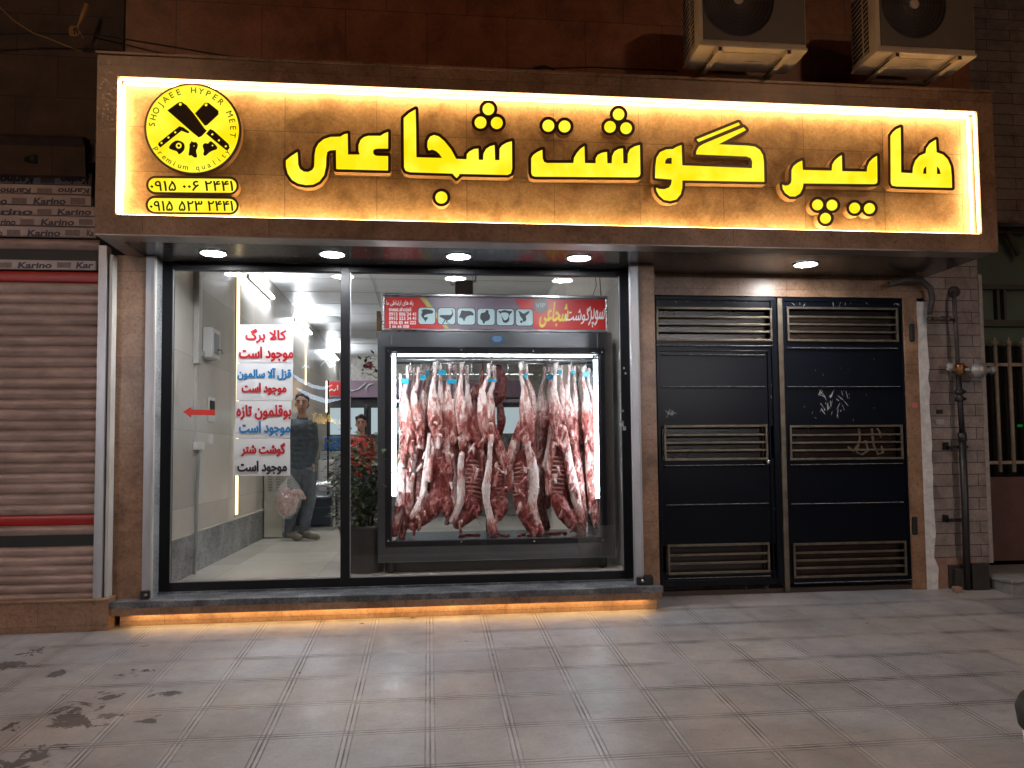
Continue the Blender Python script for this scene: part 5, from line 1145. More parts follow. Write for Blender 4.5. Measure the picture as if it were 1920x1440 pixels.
mat('wood', (.42, .24, .11), .6, noise=.3, nscale=20, stretch=(1, 1, .2)); q = rect(706, 583, 714, 621, 6.7); m_ = MB(); m_.box(q[0], q[1], 6.7, 6.9, Z1, q[3], bev=.004); tag(m_.build('wooden_block', 'wood'), 'upright wooden block on the left end of the steel cabinet', 'block')

# leaves
mat('leaf_green', (.075, .13, .05), .45, noise=.45, nscale=25); mat('leaf_dark', (.02, .045, .025), .5, noise=.3, nscale=25); mat('petal', (.45, .10, .10), .6); mat('twig', (.10, .065, .04), .7)
def leafset(m, c, L, ang, tilt, r):
    d = Vector((math.cos(ang)*math.cos(tilt), math.sin(ang)*math.cos(tilt), math.sin(tilt))); s = d.cross(Vector((0, 0, 1))).normalized(); u = s.cross(d)
    w = L*.28; c = Vector(c); p = [c, c+d*L*.35+s*w+u*L*.06, c+d*L, c+d*L*.35-s*w+u*L*.06, c+d*L*.45-u*L*.03]
    m.add(p, [(0, 1, 4), (1, 2, 4), (2, 3, 4), (3, 0, 4)], 0, False)
pt = thing('potted_plant', 'tall leafy green plant in a dark ribbed pot left of the cabinet', 'plant', (-.56, 6.62, ZI))
pc = PZ(682, 1075, ZI); pc = Vector((pc.x-.0, pc.y+.12, ZI)); ptop = P(690, 983, pc.y).z
prof = [(.001, 0), (.155, 0), (.16, .01)]
nr = 34
for k in range(nr+1): hh = .02+(ptop-ZI-.05)*k/nr; prof.append((.16+.05*k/nr+(.004 if k % 2 else 0), hh))
prof += [(.222, ptop-ZI-.028), (.225, ptop-ZI), (.20, ptop-ZI), (.195, ptop-ZI-.04), (.001, ptop-ZI-.04)]
mat('pot', (.035, .03, .028), .45, noise=.3, nscale=10)
m_ = MB(); m_.lathe(prof, (pc.x, pc.y, ZI), 40); m_.build('pot', 'pot', pt)
mat('soil', (.03, .02, .015), .9); m_ = MB(); m_.lathe([(.001, ptop-ZI-.03), (.19, ptop-ZI-.035)], (pc.x, pc.y, ZI), 20); m_.build('soil', 'soil', pt)
rp = random.Random(5); stems = []; m_ = MB()
for k in range(8):
    a = rp.uniform(0, 6.28); p0 = Vector((pc.x+.05*math.cos(a), pc.y+.05*math.sin(a), ptop-.04)); h = rp.uniform(.5, .86); sp = rp.uniform(.03, .22)
    pts = [p0+Vector((math.cos(a)*sp*t_**1.4, math.sin(a)*sp*.8*t_**1.4, h*t_)) for t_ in (0, .25, .5, .75, 1)]; m_.tube(pts, [.007, .006, .005, .004, .002], 6); stems.append(pts)
m_.build('stem', 'twig', pt)
m_ = MB()
for pts in stems:
    for k in range(120):
        u = rp.uniform(.12, 1)*4; i = min(3, int(u)); p = pts[i].lerp(pts[i+1], u-i); a = rp.uniform(0, 6.28); rr_ = rp.uniform(0, .15); q = p+Vector((math.cos(a)*rr_, math.sin(a)*rr_, rp.uniform(-.03, .03)))
        if rp.random() < .35: q += Vector((-.10*rp.random(), 0, 0))
        leafset(m_, q, rp.uniform(.05, .10), a+rp.uniform(-.5, .5), rp.uniform(-.7, .5), rp)
m_.build('foliage', 'leaf_green', pt, recalc=False)
fb = thing('flower_bunch', 'small bunch of dark leaves with a pink flower on the cabinet side', 'flowers', tuple(P(700, 700, 6.85)))
m_ = MB()
for k in range(34): q = P(rp.gauss(693, 6), rp.gauss(684, 11), 6.85+rp.uniform(-.06, .06)); leafset(m_, q, rp.uniform(.03, .07), rp.uniform(0, 6.28), rp.uniform(-1, 1), rp)
m_.build('foliage', 'leaf_dark', fb, recalc=False)
m_ = MB(); q = P(692, 684, 6.82)
for k in range(9): m_.ellipsoid(q+Vector((rp.uniform(-.02, .02), rp.uniform(-.02, .02), rp.uniform(-.02, .02))), (.018, .014, .016), 5)
m_.build('blossom', 'petal', fb)
m_ = MB(); m_.tube([P(694, 700, 6.85), P(704, 708, 6.86), Vector((X0+.002, 6.87, P(706, 706, 6.87).z))], .004, 6); m_.build('stem', 'twig', fb)

# waiting chairs
mat('seat_leather', (.012, .022, .035), .35, noise=.3, nscale=8)
def chair(cx, cy, lab, rot=0):
    t = thing('waiting_chair', lab, 'chair', (cx, cy, ZI), 'waiting chairs along the left wall'); z = ZI
    m = MB(); m.box(cx-.3, cx+.24, cy-.26, cy+.26, z+.30, z+.44, bev=.03); m.build('seat', 'seat_leather', t)
    m = MB(); m.box(cx-.36, cx-.26, cy-.26, cy+.26, z+.36, z+.86, bev=.03); m.build('backrest', 'seat_leather', t)
    for y in (cy-.29, cy+.29):
        m = MB(); m.tube([(cx-.26, y, z+.022), (cx+.24, y, z+.022), (cx+.28, y, z+.05), (cx+.28, y, z+.50), (cx+.25, y, z+.555), (cx+.18, y, z+.58), (cx-.22, y, z+.58), (cx-.27, y, z+.55), (cx-.29, y, z+.5), (cx-.29, y, z+.03)], .02, 10); m.build('leg_frame', 'steel', t)
    m = MB(); m.box(cx-.30, cx+.24, cy-.27, cy+.27, z+.06, z+.30, bev=.01); m.build('skirt', 'seat_leather', t)
chair(-1.52, 10.55, 'black waiting chair with bent steel tube frame right behind the man'); chair(-1.50, 11.6, 'black waiting chair with bent steel tube frame, farther back')

# far fridges, their banner, counter
mat('fridge_dark', (.02, .022, .026), .35); emis('fridge_glow', (.55, .68, .72), .8); mat('shelf_goods', (.30, .25, .22), .6, noise=.8, nscale=9, col2=(.05, .06, .05))
fg = thing('display_fridge', 'dark framed glass door fridges along the back under a red banner', 'fridge', (-.6, 13.4, ZI))
fx0, fx1 = P(612, 800, 13.2).x, 1.7
zf1 = P(650, 746, 13.2).z
m_ = MB(); m_.box(fx0, fx1, 13.25, 13.9, ZI, zf1); m_.build('cabinet', 'fridge_dark', fg)
nd = 5; wd_ = (fx1-fx0)/nd
for k in range(nd):
    m_ = MB(); m_.frame(fx0+k*wd_+.01, fx0+(k+1)*wd_-.01, 13.19, 13.245, ZI+.12, zf1-.12, .05); dr = m_.build('door', 'fridge_dark', fg)
    m_ = MB(); m_.box(fx0+k*wd_+.06, fx0+(k+1)*wd_-.06, 13.215, 13.235, zf1-.62, zf1-.17); m_.build('lit_shelf', 'fridge_glow', dr)
    m_ = MB(); m_.box(fx0+k*wd_+.06, fx0+(k+1)*wd_-.06, 13.215, 13.235, ZI+.17, zf1-.63); m_.build('shelf_goods', 'shelf_goods', dr)
mat('banner_lilac', (.24, .16, .22), .4)
b2 = thing('far_banner', 'small red and lilac banner above the far fridges', 'banner', (-.8, 13.2, zf1))
q = rect(613, 713, 720, 743, 13.1); m_ = MB(); m_.box(q[0], 1.6, 13.12, 13.3, zf1, q[3], bev=.01); m_.build('panel', 'banner_lilac', b2)
shape_px('red_field', [[(616, 716), (640, 716), (655, 741), (616, 741)]], 13.11, .008, 'banner_red', b2)
m_ = MB()
for pts in ([(617, 733), (622, 730), (627, 733), (630, 729)], [(633, 722), (633, 732)], [(640, 736), (652, 726), (660, 733), (672, 730), (686, 718)], [(690, 735), (686, 728), (692, 721), (700, 720)]): m_.tube([P(x, y, 13.105) for x, y in pts], .012, 6)
m_.build('banner_writing', 'white_print', b2)
m_ = MB(); q = P(613.5, 730, 13.08); m_.box(q.x-.02, q.x+.02, 13.06, 13.09, zf1-.25, q.z+.14); m_.build('glow_edge', 'led_strip', b2)
ct = thing('counter', 'low steel counter with glass front in the middle of the shop', 'counter', (.3, 12.3, ZI))
m_ = MB(); m_.box(-.95, 1.5, 12.0, 12.5, ZI, 1.05, bev=.01); m_.build('body', 'steel_brushed', ct)
m_ = MB(); m_.box(-1.0, 1.55, 11.95, 12.55, 1.05, 1.10, bev=.01); m_.build('top', 'white_plastic', ct)
bx = MB(); q = rect(600, 862, 628, 892, 12.0); bx.box(q[0], q[1], 11.8, 12.1, ZI, q[3], bev=.02); tag(bx.build('white_bin', 'white_plastic'), 'white box standing behind the waiting chairs', 'box')
m_ = MB(); q = P(615, 800, 11.3); m_.box(q.x-.012, q.x+.012, 11.3, 11.33, ZI, 2.3); tag(m_.build('glass_post', 'black_frame'), 'thin dark upright post near the mullion', 'post')
mat('coat_blue', (.02, .09, .25), .7)
m_ = MB(); q = P(624, 832, 12.9); m_.box(q.x-.14, q.x+.14, 12.9, 13.1, q.z-.12, q.z+.12, bev=.03); tag(m_.build('blue_crate', 'coat_blue'), 'bright blue crate in front of the far fridges', 'crate')
m_ = MB(); m_.box(q.x-.2, q.x+.2, 12.85, 13.15, ZI, q.z-.121, bev=.01); tag(m_.build('side_table', 'grey_plastic'), 'plain grey stand carrying the blue crate', 'stand')
# yellow outlined neon word across the street, mirrored in the glass
ne = MB(); me_ = text_mesh(fa('آرایشی'), .02, 0)
bpy.data.meshes.remove(me_)
def neon_word(s, cx, cz, w, Y):
    cu = bpy.data.curves.new('n', 'FONT'); cu.body = s; cu.fill_mode = 'NONE'; cu.offset = .03; cu.bevel_depth = .012; cu.resolution_u = 3
    o = bpy.data.objects.new('n', cu); me = bpy.data.meshes.new_from_object(o); bpy.data.objects.remove(o)
    n = len(me.vertices); co = np.empty(n*3, 'f'); me.vertices.foreach_get('co', co); co = co.reshape(-1, 3); sc = w/(co[:, 0].max()-co[:, 0].min())
    x = co[:, 0]-(co[:, 0].max()+co[:, 0].min())/2
    # faces the shop (towards +Y): its left is +X
    me.vertices.foreach_set('co', np.stack([cx-x*sc, Y+co[:, 2]*sc, cz+co[:, 1]*sc], 1).ravel().astype('f')); me.update(); me.materials.append(MATS['neon'])
    return place('neon_word', me)
v_ = P(612, 790, 2*YW+11.9)
tag(neon_word(fa('آرایشی'), v_.x, v_.z, .86, -11.9), 'yellow neon Persian word glowing on the building opposite, mirrored in glass', 'neon sign')
# ================================================================ MEAT
def tone_mat(name, white, pink, red, rough=.32):
    m = bpy.data.materials.new(name); m.use_nodes = True; N = m.node_tree.nodes; L = m.node_tree.links; b = N['Principled BSDF']; MATS[name] = m
    at = N.new('ShaderNodeAttribute'); at.attribute_name = 'tone'; geo = N.new('ShaderNodeNewGeometry')
    mp = N.new('ShaderNodeMapping'); mp.inputs['Scale'].default_value = (1, 1, .35); L.new(geo.outputs['Position'], mp.inputs[0])
    n1 = N.new('ShaderNodeTexNoise'); n1.inputs['Scale'].default_value = 26; n1.inputs['Detail'].default_value = 7; n1.inputs['Roughness'].default_value = .7; n1.inputs['Distortion'].default_value = .8; L.new(mp.outputs[0], n1.inputs['Vector'])
    n2 = N.new('ShaderNodeTexNoise'); n2.inputs['Scale'].default_value = 75; n2.inputs['Detail'].default_value = 4; L.new(mp.outputs[0], n2.inputs['Vector'])
    a = N.new('ShaderNodeMath'); a.operation = 'MULTIPLY_ADD'; a.inputs[1].default_value = 2.6; a.inputs[2].default_value = -1.3; L.new(n1.outputs[0], a.inputs[0])
    s = N.new('ShaderNodeMath'); s.operation = 'ADD'; L.new(a.outputs[0], s.inputs[0]); L.new(at.outputs['Fac'], s.inputs[1])
    c = N.new('ShaderNodeMath'); c.operation = 'MULTIPLY_ADD'; c.inputs[1].default_value = .5; c.inputs[2].default_value = -.25; L.new(n2.outputs[0], c.inputs[0])
    s2 = N.new('ShaderNodeMath'); s2.operation = 'ADD'; L.new(s.outputs[0], s2.inputs[0]); L.new(c.outputs[0], s2.inputs[1])
    cr = N.new('ShaderNodeValToRGB'); e = cr.color_ramp.elements; e[0].position = .12; e[0].color = (*white, 1); e[1].position = .92; e[1].color = (*red, 1); k = e.new(.42); k.color = (*pink, 1)
    k2 = e.new(.62); k2.color = tuple(pink[i]*.35+red[i]*.75 for i in range(3))+(1,)
    L.new(s2.outputs[0], cr.inputs[0]); L.new(cr.outputs[0], b.inputs['Base Color']); b.inputs['Roughness'].default_value = rough
    b.inputs['Coat Weight'].default_value = .25; b.inputs['Coat Roughness'].default_value = .25
    bp = N.new('ShaderNodeBump'); bp.inputs['Strength'].default_value = .8; bp.inputs['Distance'].default_value = .006; L.new(n1.outputs[0], bp.inputs['Height']); L.new(bp.outputs[0], b.inputs['Normal'])
    return m
tone_mat('meat', (.70, .59, .56), (.47, .20, .17), (.18, .018, .016))
mat('tag_blue', (.02, .38, .52), .35); mat('tag_white', (.7, .72, .72), .4); mat('bone', (.72, .62, .50), .5)
mat('rib_bone', (.52, .27, .23), .35, noise=.4, nscale=60)
def with_tone(me, chains):
    S = np.array([p[:4] for c in chains for p in c['s']]); T = np.array([p[4] for c in chains for p in c['s']])
    n = len(me.vertices); co = np.empty(n*3, 'f'); me.vertices.foreach_get('co', co); co = co.reshape(-1, 3)
    D = np.linalg.norm(co[:, None, :]-S[None, :, :3], axis=2)-S[None, :, 3]*.9; W = np.exp(-D/.012); W /= W.sum(1, keepdims=True)
    at = me.attributes.new('tone', 'FLOAT', 'POINT'); at.data.foreach_set('value', (W@T).astype('f')); return me
def cch(pts, Yc, dy=0, sy=.8):
    """photo-pixel chain -> world chain with dense samples; entries (x,y,r_px,tone)"""
    w = []
    for (x, y, r, t) in pts: v = P(x, y, Yc+dy); w.append((v.x, v.y, v.z, r*Yc/1441, t))
    s = []
    for a, b_ in zip(w[:-1], w[1:]):
        for k in range(5): s.append(tuple(a[i]+(b_[i]-a[i])*k/5 for i in range(5)))
    s.append(w[-1]); return {'w': [(p[0], p[1], p[2], p[3], 1, sy) for p in w], 's': s}
def tuple_scale(w, k): return [(p[0], p[1], p[2], p[3]*k, p[4], p[5]) for p in w]
CG = 'carcasses hanging in the cabinet'
def carcass(name_label, hx, ty, kx, Yc, parts, ribs=None, tag_=None, white_pin=None, vox=.0065, ham=1.0):
    h = []
    h.append(cch([(hx-5, ty, 3.4, .15), (hx-5, ty+22, 3.0, .2), (kx-7, ty+48, 5, .18), (kx-6, ty+72, 9*ham, .25), (kx-3, ty+92, 12.5*ham, .42), (kx-1, ty+110, 13*ham, .55), (kx+2, ty+128, 10*ham, .85), (kx+5, ty+142, 6, .7)], Yc, -.02))
    h.append(cch([(hx+6, ty+3, 3.4, .15), (hx+6, ty+28, 3.0, .25), (kx+8, ty+55, 5, .15), (kx+9, ty+80, 8*ham, .3), (kx+8, ty+105, 9*ham, .5), (kx+8, ty+130, 7, .6), (kx+8, ty+165, 6, .75)], Yc, .05))
    h.append(cch([(hx-1, ty-3, 2.4, .1), (hx+1, ty+8, 3, .1)], Yc))
    for p in parts:
        o = dict(p[0]) if isinstance(p[0], dict) else {}
        h.append(cch(p[1:] if o or isinstance(p[0], dict) else p, Yc, o.get('dy', 0), o.get('sy', .7)))
    h.append(cch([(kx+3, 778, 11, .9), (kx+4, 840, 13, .8), (kx+2, 900, 13, .75), (kx+1, 945, 10, .85)], Yc, .11, .5))
    rq = random.Random(int(hx))
    for k in range(16):      # loose edges of the cut thigh
        a = (kx+rq.uniform(-9, 12), ty+rq.uniform(96, 150)); h.append(cch([(a[0], a[1], rq.uniform(2.2, 4), rq.choice((.05, .4, .8, 1))), (a[0]+rq.uniform(-5, 5), a[1]+rq.uniform(3, 15), rq.uniform(1.5, 3), rq.choice((.05, .3, .9)))], Yc, -.055+rq.uniform(-.015, .03), 1))
    for c in parts:
        c = c[1:] if isinstance(c[0], dict) else c
        for k in range(7):
            i = rq.randrange(len(c)-1); u = rq.random(); x, y, r = [c[i][j]+(c[i+1][j]-c[i][j])*u for j in range(3)]
            if r > 6: h.append(cch([(x+rq.uniform(-r, r)*.8, y, rq.uniform(2, 3.4), rq.choice((.05, .6, .9, 1))), (x+rq.uniform(-r, r)*.8, y+rq.uniform(8, 22), rq.uniform(1.5, 2.6), rq.choice((.05, .5, .9)))], Yc, -.03-.004*r*.5, 1))
    me = fuse([tuple_scale(c['w'], 1.15) for c in h], vox, 1, disp=.012, dscale=.02); with_tone(me, h); me.materials.append(MATS['meat'])
    for p in me.polygons: p.use_smooth = True
    top = P(hx, ty, Yc); t = thing('meat_carcass', name_label, 'meat carcass', tuple(top), CG)
    place('body', me, t)
    if ribs:
        cx, cy, w, n_, tilt, sgn = ribs; m = MB(); sc = Yc/1441
        for k in range(n_):
            y = cy+(k-(n_-1)/2)*8.2; ww = w*(.72+.5*math.sin(math.pi*(k+1)/(n_+1)))
            pts = []
            for u in (-.5, -.3, 0, .3, .5):
                q = P(cx+u*ww*1.05+tilt*k, y+sgn*u*9+4*u*u, Yc+.012+.035*abs(u)*2*abs(u)); pts.append(q)
            m.tube(pts, [1.6*sc, 2.1*sc, 2.2*sc, 2.0*sc, 1.5*sc], 6)
        m.build('ribs', 'rib_bone', t)
    if tag_:
        x0, y0, x1, y1, mt = tag_; q = rect(x0, y0, x1, y1, Yc-.05); m = MB(); m.box(q[0], q[1], Yc-.052, Yc-.048, q[2], q[3], bev=.001); tg = m.build('paper_tag', mt, t)
        m = MB(); 
        for k in range(3): m.box(q[0]+.006, q[1]-.008-.004*k, Yc-.0535, Yc-.0522, q[2]+(q[3]-q[2])*(.2+.27*k), q[2]+(q[3]-q[2])*(.28+.27*k))
        m.build('tag_print', 'ink_blue', tg)
    if white_pin:
        m = MB()
        for x, y in white_pin: q = P(x, y, Yc-.07); m.ellipsoid(q, (.016, .01, .011), 6); m.ellipsoid(q+Vector((.012, 0, -.008)), (.008, .008, .012), 5)
        m.build('cut_bone', 'bone', t)
    hk = MB(); rx = .0; zt = zrl+.018; yh = Yc-.0
    hk.tube([(top.x-.004, yh+.012, zrl-.01), (top.x-.004, yh+.014, zrl+.012), (top.x, yh, zt), (top.x+.004, yh-.014, zrl+.006), (top.x+.003, yh-.014, top.z+.02), (top.x, yh-.01, top.z-.06), (top.x, yh+.012, top.z-.078), (top.x, yh+.022, top.z-.06)], .0042, 6)
    tag(hk.build('meat_hook', 'steel'), 'steel hook holding '+HOOK[len(HK)], 'hook', 'hooks on the cabinet rail'); HK.append(1)
HK = []
D_ = lambda **k: k
R1, R2 = 6.62, 6.84
cs = [
 ('pale carcass hanging nearest the left light tube', 769, 688, 764, R1, [
   [(764, 800, 10, .6), (758, 830, 8, .15), (752, 870, 8, .05), (751, 905, 8, .05), (752, 935, 8, .12), (746, 968, 8, .4), (739, 1000, 7, .7)],
   [D_(dy=.05), (768, 810, 10, .6), (769, 860, 9, .7), (768, 910, 9, .6), (762, 950, 8, .6)], [(770, 835, 3, .9), (773, 800, 3, .9)]], None, (752, 710, 766, 719, 'tag_blue'), [(757, 786)]),
 ('pale carcass second from the left light tube, leg bent far down', 789, 690, 783, R1+.03, [
   [(781, 812, 5, .1), (778, 845, 6, .05), (770, 880, 8, .03), (766, 915, 8, .08), (768, 945, 7, .3), (760, 980, 7, .55), (753, 1006, 6, .7)],
   [D_(dy=.05), (792, 815, 8, .85), (790, 860, 10, .75), (788, 905, 9, .75), (782, 945, 9, .8), (770, 985, 7, .8)]], (791, 888, 16, 6, 0, .3), (788, 704, 798, 712, 'tag_blue'), None),
 ('slim carcass half hidden behind others, third from left', 807, 686, 802, R2, [
   [(802, 800, 10, .7), (806, 850, 11, .7), (808, 900, 10, .8), (806, 940, 9, .8)]], None, (794, 694, 804, 704, 'tag_blue'), None),
 ('carcass with crossed white shin bones and ribs, fourth from left', 820, 682, 818, R1-.03, [
   [(806, 816, 4, .02), (802, 850, 4.5, .03), (798, 885, 5, .05), (795, 915, 6, .05), (793, 935, 7, .08), (783, 955, 8, .08), (773, 970, 6, .35)],
   [D_(dy=-.03), (823, 815, 3.8, .05), (814, 840, 4, .45), (808, 870, 4.5, .5), (805, 900, 5, .25)],
   [D_(dy=.04, sy=.4), (826, 805, 8, .95), (832, 850, 16, .72), (830, 890, 20, .8), (826, 925, 18, .88)],
   [D_(dy=.03, sy=.6), (818, 935, 17, .75), (808, 955, 17, .7), (792, 972, 12, .75), (775, 985, 9, .8)], [D_(dy=.03), (835, 940, 12, .98), (838, 958, 10, .95)],
   [D_(dy=.0), (829, 795, 4, 1), (833, 830, 5, .5), (842, 862, 5, .3), (845, 885, 4, .4)]], (828, 892, 24, 9, .2, .3), (822, 694, 836, 703, 'tag_blue'), [(816, 792), (825, 815)]),
 ('dark hollowed carcass with a thin white sinew, fifth from left', 848, 684, 846, R1+.02, [
   [D_(dy=-.05), (849, 750, 2.2, .05), (850, 790, 2.4, .05), (850, 830, 2.2, .05)], [(842, 830, 9, .9), (846, 850, 8, .6), (847, 880, 7, .1), (850, 915, 7, .15), (851, 940, 6, .25), (844, 965, 6, .2), (838, 980, 5, .4)],
   [D_(dy=.06), (840, 800, 12, .98), (838, 850, 10, .95)]], None, (838, 711, 856, 719, 'tag_blue'), [(842, 850)]),
 ('carcass with a white forelimb and rib cage on its right, sixth from left', 870, 684, 869, R1-.02, [
   [D_(dy=-.06), (871, 752, 2.2, .05), (872, 800, 2.4, .08), (872, 835, 2.6, .1)], [D_(dy=-.04), (866, 852, 5, .15), (863, 880, 6, .05), (864, 910, 7, .03), (865, 935, 7, .1), (857, 958, 6, .2), (848, 976, 6, .35)],
   [D_(dy=.0), (880, 785, 5, .9), (890, 815, 7, .65), (900, 845, 7, .4), (908, 872, 8, .4), (911, 895, 6, .5)],
   [D_(dy=.05, sy=.4), (878, 820, 10, .95), (886, 860, 17, .8), (890, 895, 19, .78), (888, 930, 18, .85)], [D_(dy=.02, sy=.7), (882, 945, 16, .85), (892, 955, 13, .95), (872, 970, 12, .85), (858, 984, 8, .75)]], (889, 897, 27, 9, .2, .5), None, [(865, 853)]),
 ('middle carcass with a long white forelimb ending in a knob', 921, 684, 911, R1-.05, [
   [D_(dy=-.07), (921, 820, 5, .25), (919, 840, 4.2, .1), (918, 865, 4.4, .04), (915, 890, 6, .02), (911, 915, 7.5, .03), (912, 940, 6, .12), (918, 965, 6, .25), (922, 985, 8, .45), (924, 995, 8.5, .8)],
   [D_(dy=-.01), (924, 795, 5, .95), (932, 825, 7, .55), (943, 855, 9, .35), (953, 882, 9, .4), (957, 902, 7, .5), (955, 920, 4, .6)],
   [D_(dy=.04, sy=.4), (925, 830, 7, 1), (932, 865, 14, .85), (938, 900, 18, .78), (936, 930, 15, .9)], [D_(dy=.0, sy=.7), (930, 945, 11, 1), (938, 955, 12, .9), (934, 968, 9, .95), (948, 940, 5, .4)]], (938, 899, 24, 9, 0, .1), (914, 711, 931, 716, 'tag_blue'), [(921, 794)], .007),
 ('carcass with chalk white back on its right side, right of the middle gap', 981, 682, 990, R1-.05, [
   [D_(dy=-.03), (981, 816, 6, .15), (988, 838, 6, .5), (995, 855, 8, .05), (1000, 885, 9, .02), (1002, 912, 9, .02), (997, 942, 8, .12), (1002, 970, 8, .3), (1012, 995, 8, .5)],
   [D_(dy=.0), (978, 795, 8, .8), (968, 825, 9, .55), (960, 852, 8, .45), (956, 875, 5, .5)],
   [D_(dy=.04, sy=.4), (985, 820, 10, .9), (978, 860, 14, .85), (975, 900, 16, .8), (978, 930, 15, .9)], [D_(dy=.0, sy=.7), (975, 940, 11, .95), (983, 960, 13, .9), (994, 982, 12, .8), (1008, 1000, 9, .75)]], (974, 902, 22, 9, -.2, -.35), (983, 701, 988, 709, 'tag_blue'), None),
 ('reddish carcass behind a white strip, right of the chalk white one', 1026, 686, 1022, R2, [
   [D_(dy=-.15), (1033, 800, 3.6, .05), (1029, 840, 4.5, .05), (1021, 875, 5, .05), (1028, 888, 3, .1)], [(1020, 830, 9, .8), (1014, 870, 8, .5), (1010, 920, 8, .3), (1015, 950, 7, .5), (1022, 975, 7, .4), (1025, 988, 7, .8)]], None, (1025, 702, 1044, 711, 'tag_blue'), None),
 ('carcass turned to show its whole rib cage, third from the right tube front row', 1046, 684, 1046, R1-.04, [
   [D_(dy=-.01), (1056, 805, 7, .4), (1063, 840, 7, .25), (1068, 875, 8, .15), (1074, 905, 9, .06), (1080, 935, 9, .1), (1088, 965, 7, .4), (1094, 985, 6, .5)],
   [D_(dy=.02), (1044, 800, 8, .8), (1036, 840, 6, .5), (1030, 870, 6, .4), (1026, 895, 5, .6), (1028, 925, 5, .5)],
   [D_(dy=.05, sy=.4), (1048, 820, 12, .9), (1046, 860, 17, .8), (1044, 895, 18, .8), (1046, 930, 17, .88)], [D_(dy=.02, sy=.7), (1048, 942, 14, .92), (1058, 960, 15, .88), (1072, 978, 13, .75), (1090, 995, 9, .6)]], (1044, 890, 24, 9, .3, .2), (1047, 694, 1053, 702, 'tag_blue'), None),
 ('carcass with a bright red patch under the thigh', 1071, 687, 1070, R1+.03, [
   [(1074, 815, 8, .95), (1077, 840, 8, .8), (1082, 870, 8, .25), (1087, 910, 8, .2), (1092, 950, 7, .35), (1096, 975, 6, .5)]], None, (1071, 695, 1078, 702, 'tag_blue'), None),
 ('thin pale carcass squeezed behind near the right tube', 1085, 692, 1088, R2, [[(1090, 800, 7, .4), (1093, 860, 7, .3), (1096, 930, 6, .3)]], None, (1076, 714, 1083, 722, 'tag_blue'), None),
 ('pale carcass hanging nearest the right light tube', 1098, 690, 1106, R1+.02, [
   [(1104, 815, 9, .4), (1106, 850, 9, .3), (1108, 895, 9, .3), (1111, 935, 8, .45), (1113, 960, 8, .75), (1120, 985, 7, .35)]], None, (1093, 698, 1105, 706, 'tag_blue'), None)]
HOOK = ['the carcass nearest the left tube', 'the second carcass from the left', 'the half hidden third carcass from the left', 'the carcass with crossed white shins', 'the dark hollowed carcass', 'the sixth carcass from the left', 'the middle carcass',
        'the carcass with the chalk white back', 'the carcass behind a white strip', 'the carcass showing its whole rib cage', 'the carcass with a bright red patch', 'the thin carcass squeezed near the right tube', 'the carcass nearest the right tube']
for c in cs: carcass(*c)
for x, lb in ((884, 'empty hook left of the middle carcass'), (952, 'empty hook right of the middle carcass')):
    q = P(x, 690, 6.6); m_ = MB(); m_.tube([(q.x, 6.614, zrl-.01), (q.x, 6.6, zrl+.018), (q.x, 6.586, zrl), (q.x, 6.586, q.z-.05), (q.x+.012, 6.59, q.z-.075), (q.x+.024, 6.59, q.z-.06)], .0042, 6); tag(m_.build('meat_hook', 'steel'), lb, 'hook', 'hooks on the cabinet rail')
def lump(name, label, cat, Yc, chains, disp=.02):
    h = [cch(c, Yc) for c in chains]; me = fuse([c['w'] for c in h], .007, 1, disp=disp, dscale=.02); with_tone(me, h); me.materials.append(MATS['meat'])
    for p in me.polygons: p.use_smooth = True
    o = place(name, me); tag(o, label, cat); return o
lump('hanging_offal', 'dark red lump of offal hanging behind the middle carcass', 'offal', 6.98, [[(935, 690, 7, .9), (942, 715, 11, .85), (940, 740, 10, .9), (936, 752, 6, .9)], [(930, 676, 2, .9), (933, 690, 4, .9)], [(928, 700, 8, .95), (932, 735, 8, .9)]])
lump('hanging_liver', 'smooth brown red organs hanging left of the middle carcass', 'offal', 6.98, [[(893, 728, 8, .75), (888, 740, 8, .7)], [(904, 722, 8, .6), (908, 738, 9, .7), (900, 748, 6, .85)], [(905, 676, 1.5, .8), (904, 700, 4, .8), (904, 720, 5, .8)]], .01)
lump('hanging_meat', 'dark meat pieces hanging low behind the sixth and middle carcasses', 'meat', 6.98, [[(890, 770, 7, .85), (892, 800, 9, .8), (896, 815, 7, .9)], [(938, 765, 7, .8), (940, 790, 9, .85), (938, 812, 6, .9)], [(890, 752, 3, .85), (890, 770, 5, .8)], [(938, 752, 3, .85), (938, 770, 5, .8)]])
m_ = MB(); rb_ = random.Random(2)
mat('scrap_meat', (.22, .04, .035), .35, noise=.6, nscale=40)
for k in range(16): q = P(rb_.uniform(860, 1060), 1003, 6.6); m_.ellipsoid((q.x, 6.5+rb_.uniform(0, .2), gz_a+.004), (rb_.uniform(.02, .06), .03, .014), 5)
tag(m_.build('meat_scraps', 'scrap_meat'), 'red meat scraps lying along the cabinet floor tray', 'meat', kind='stuff')

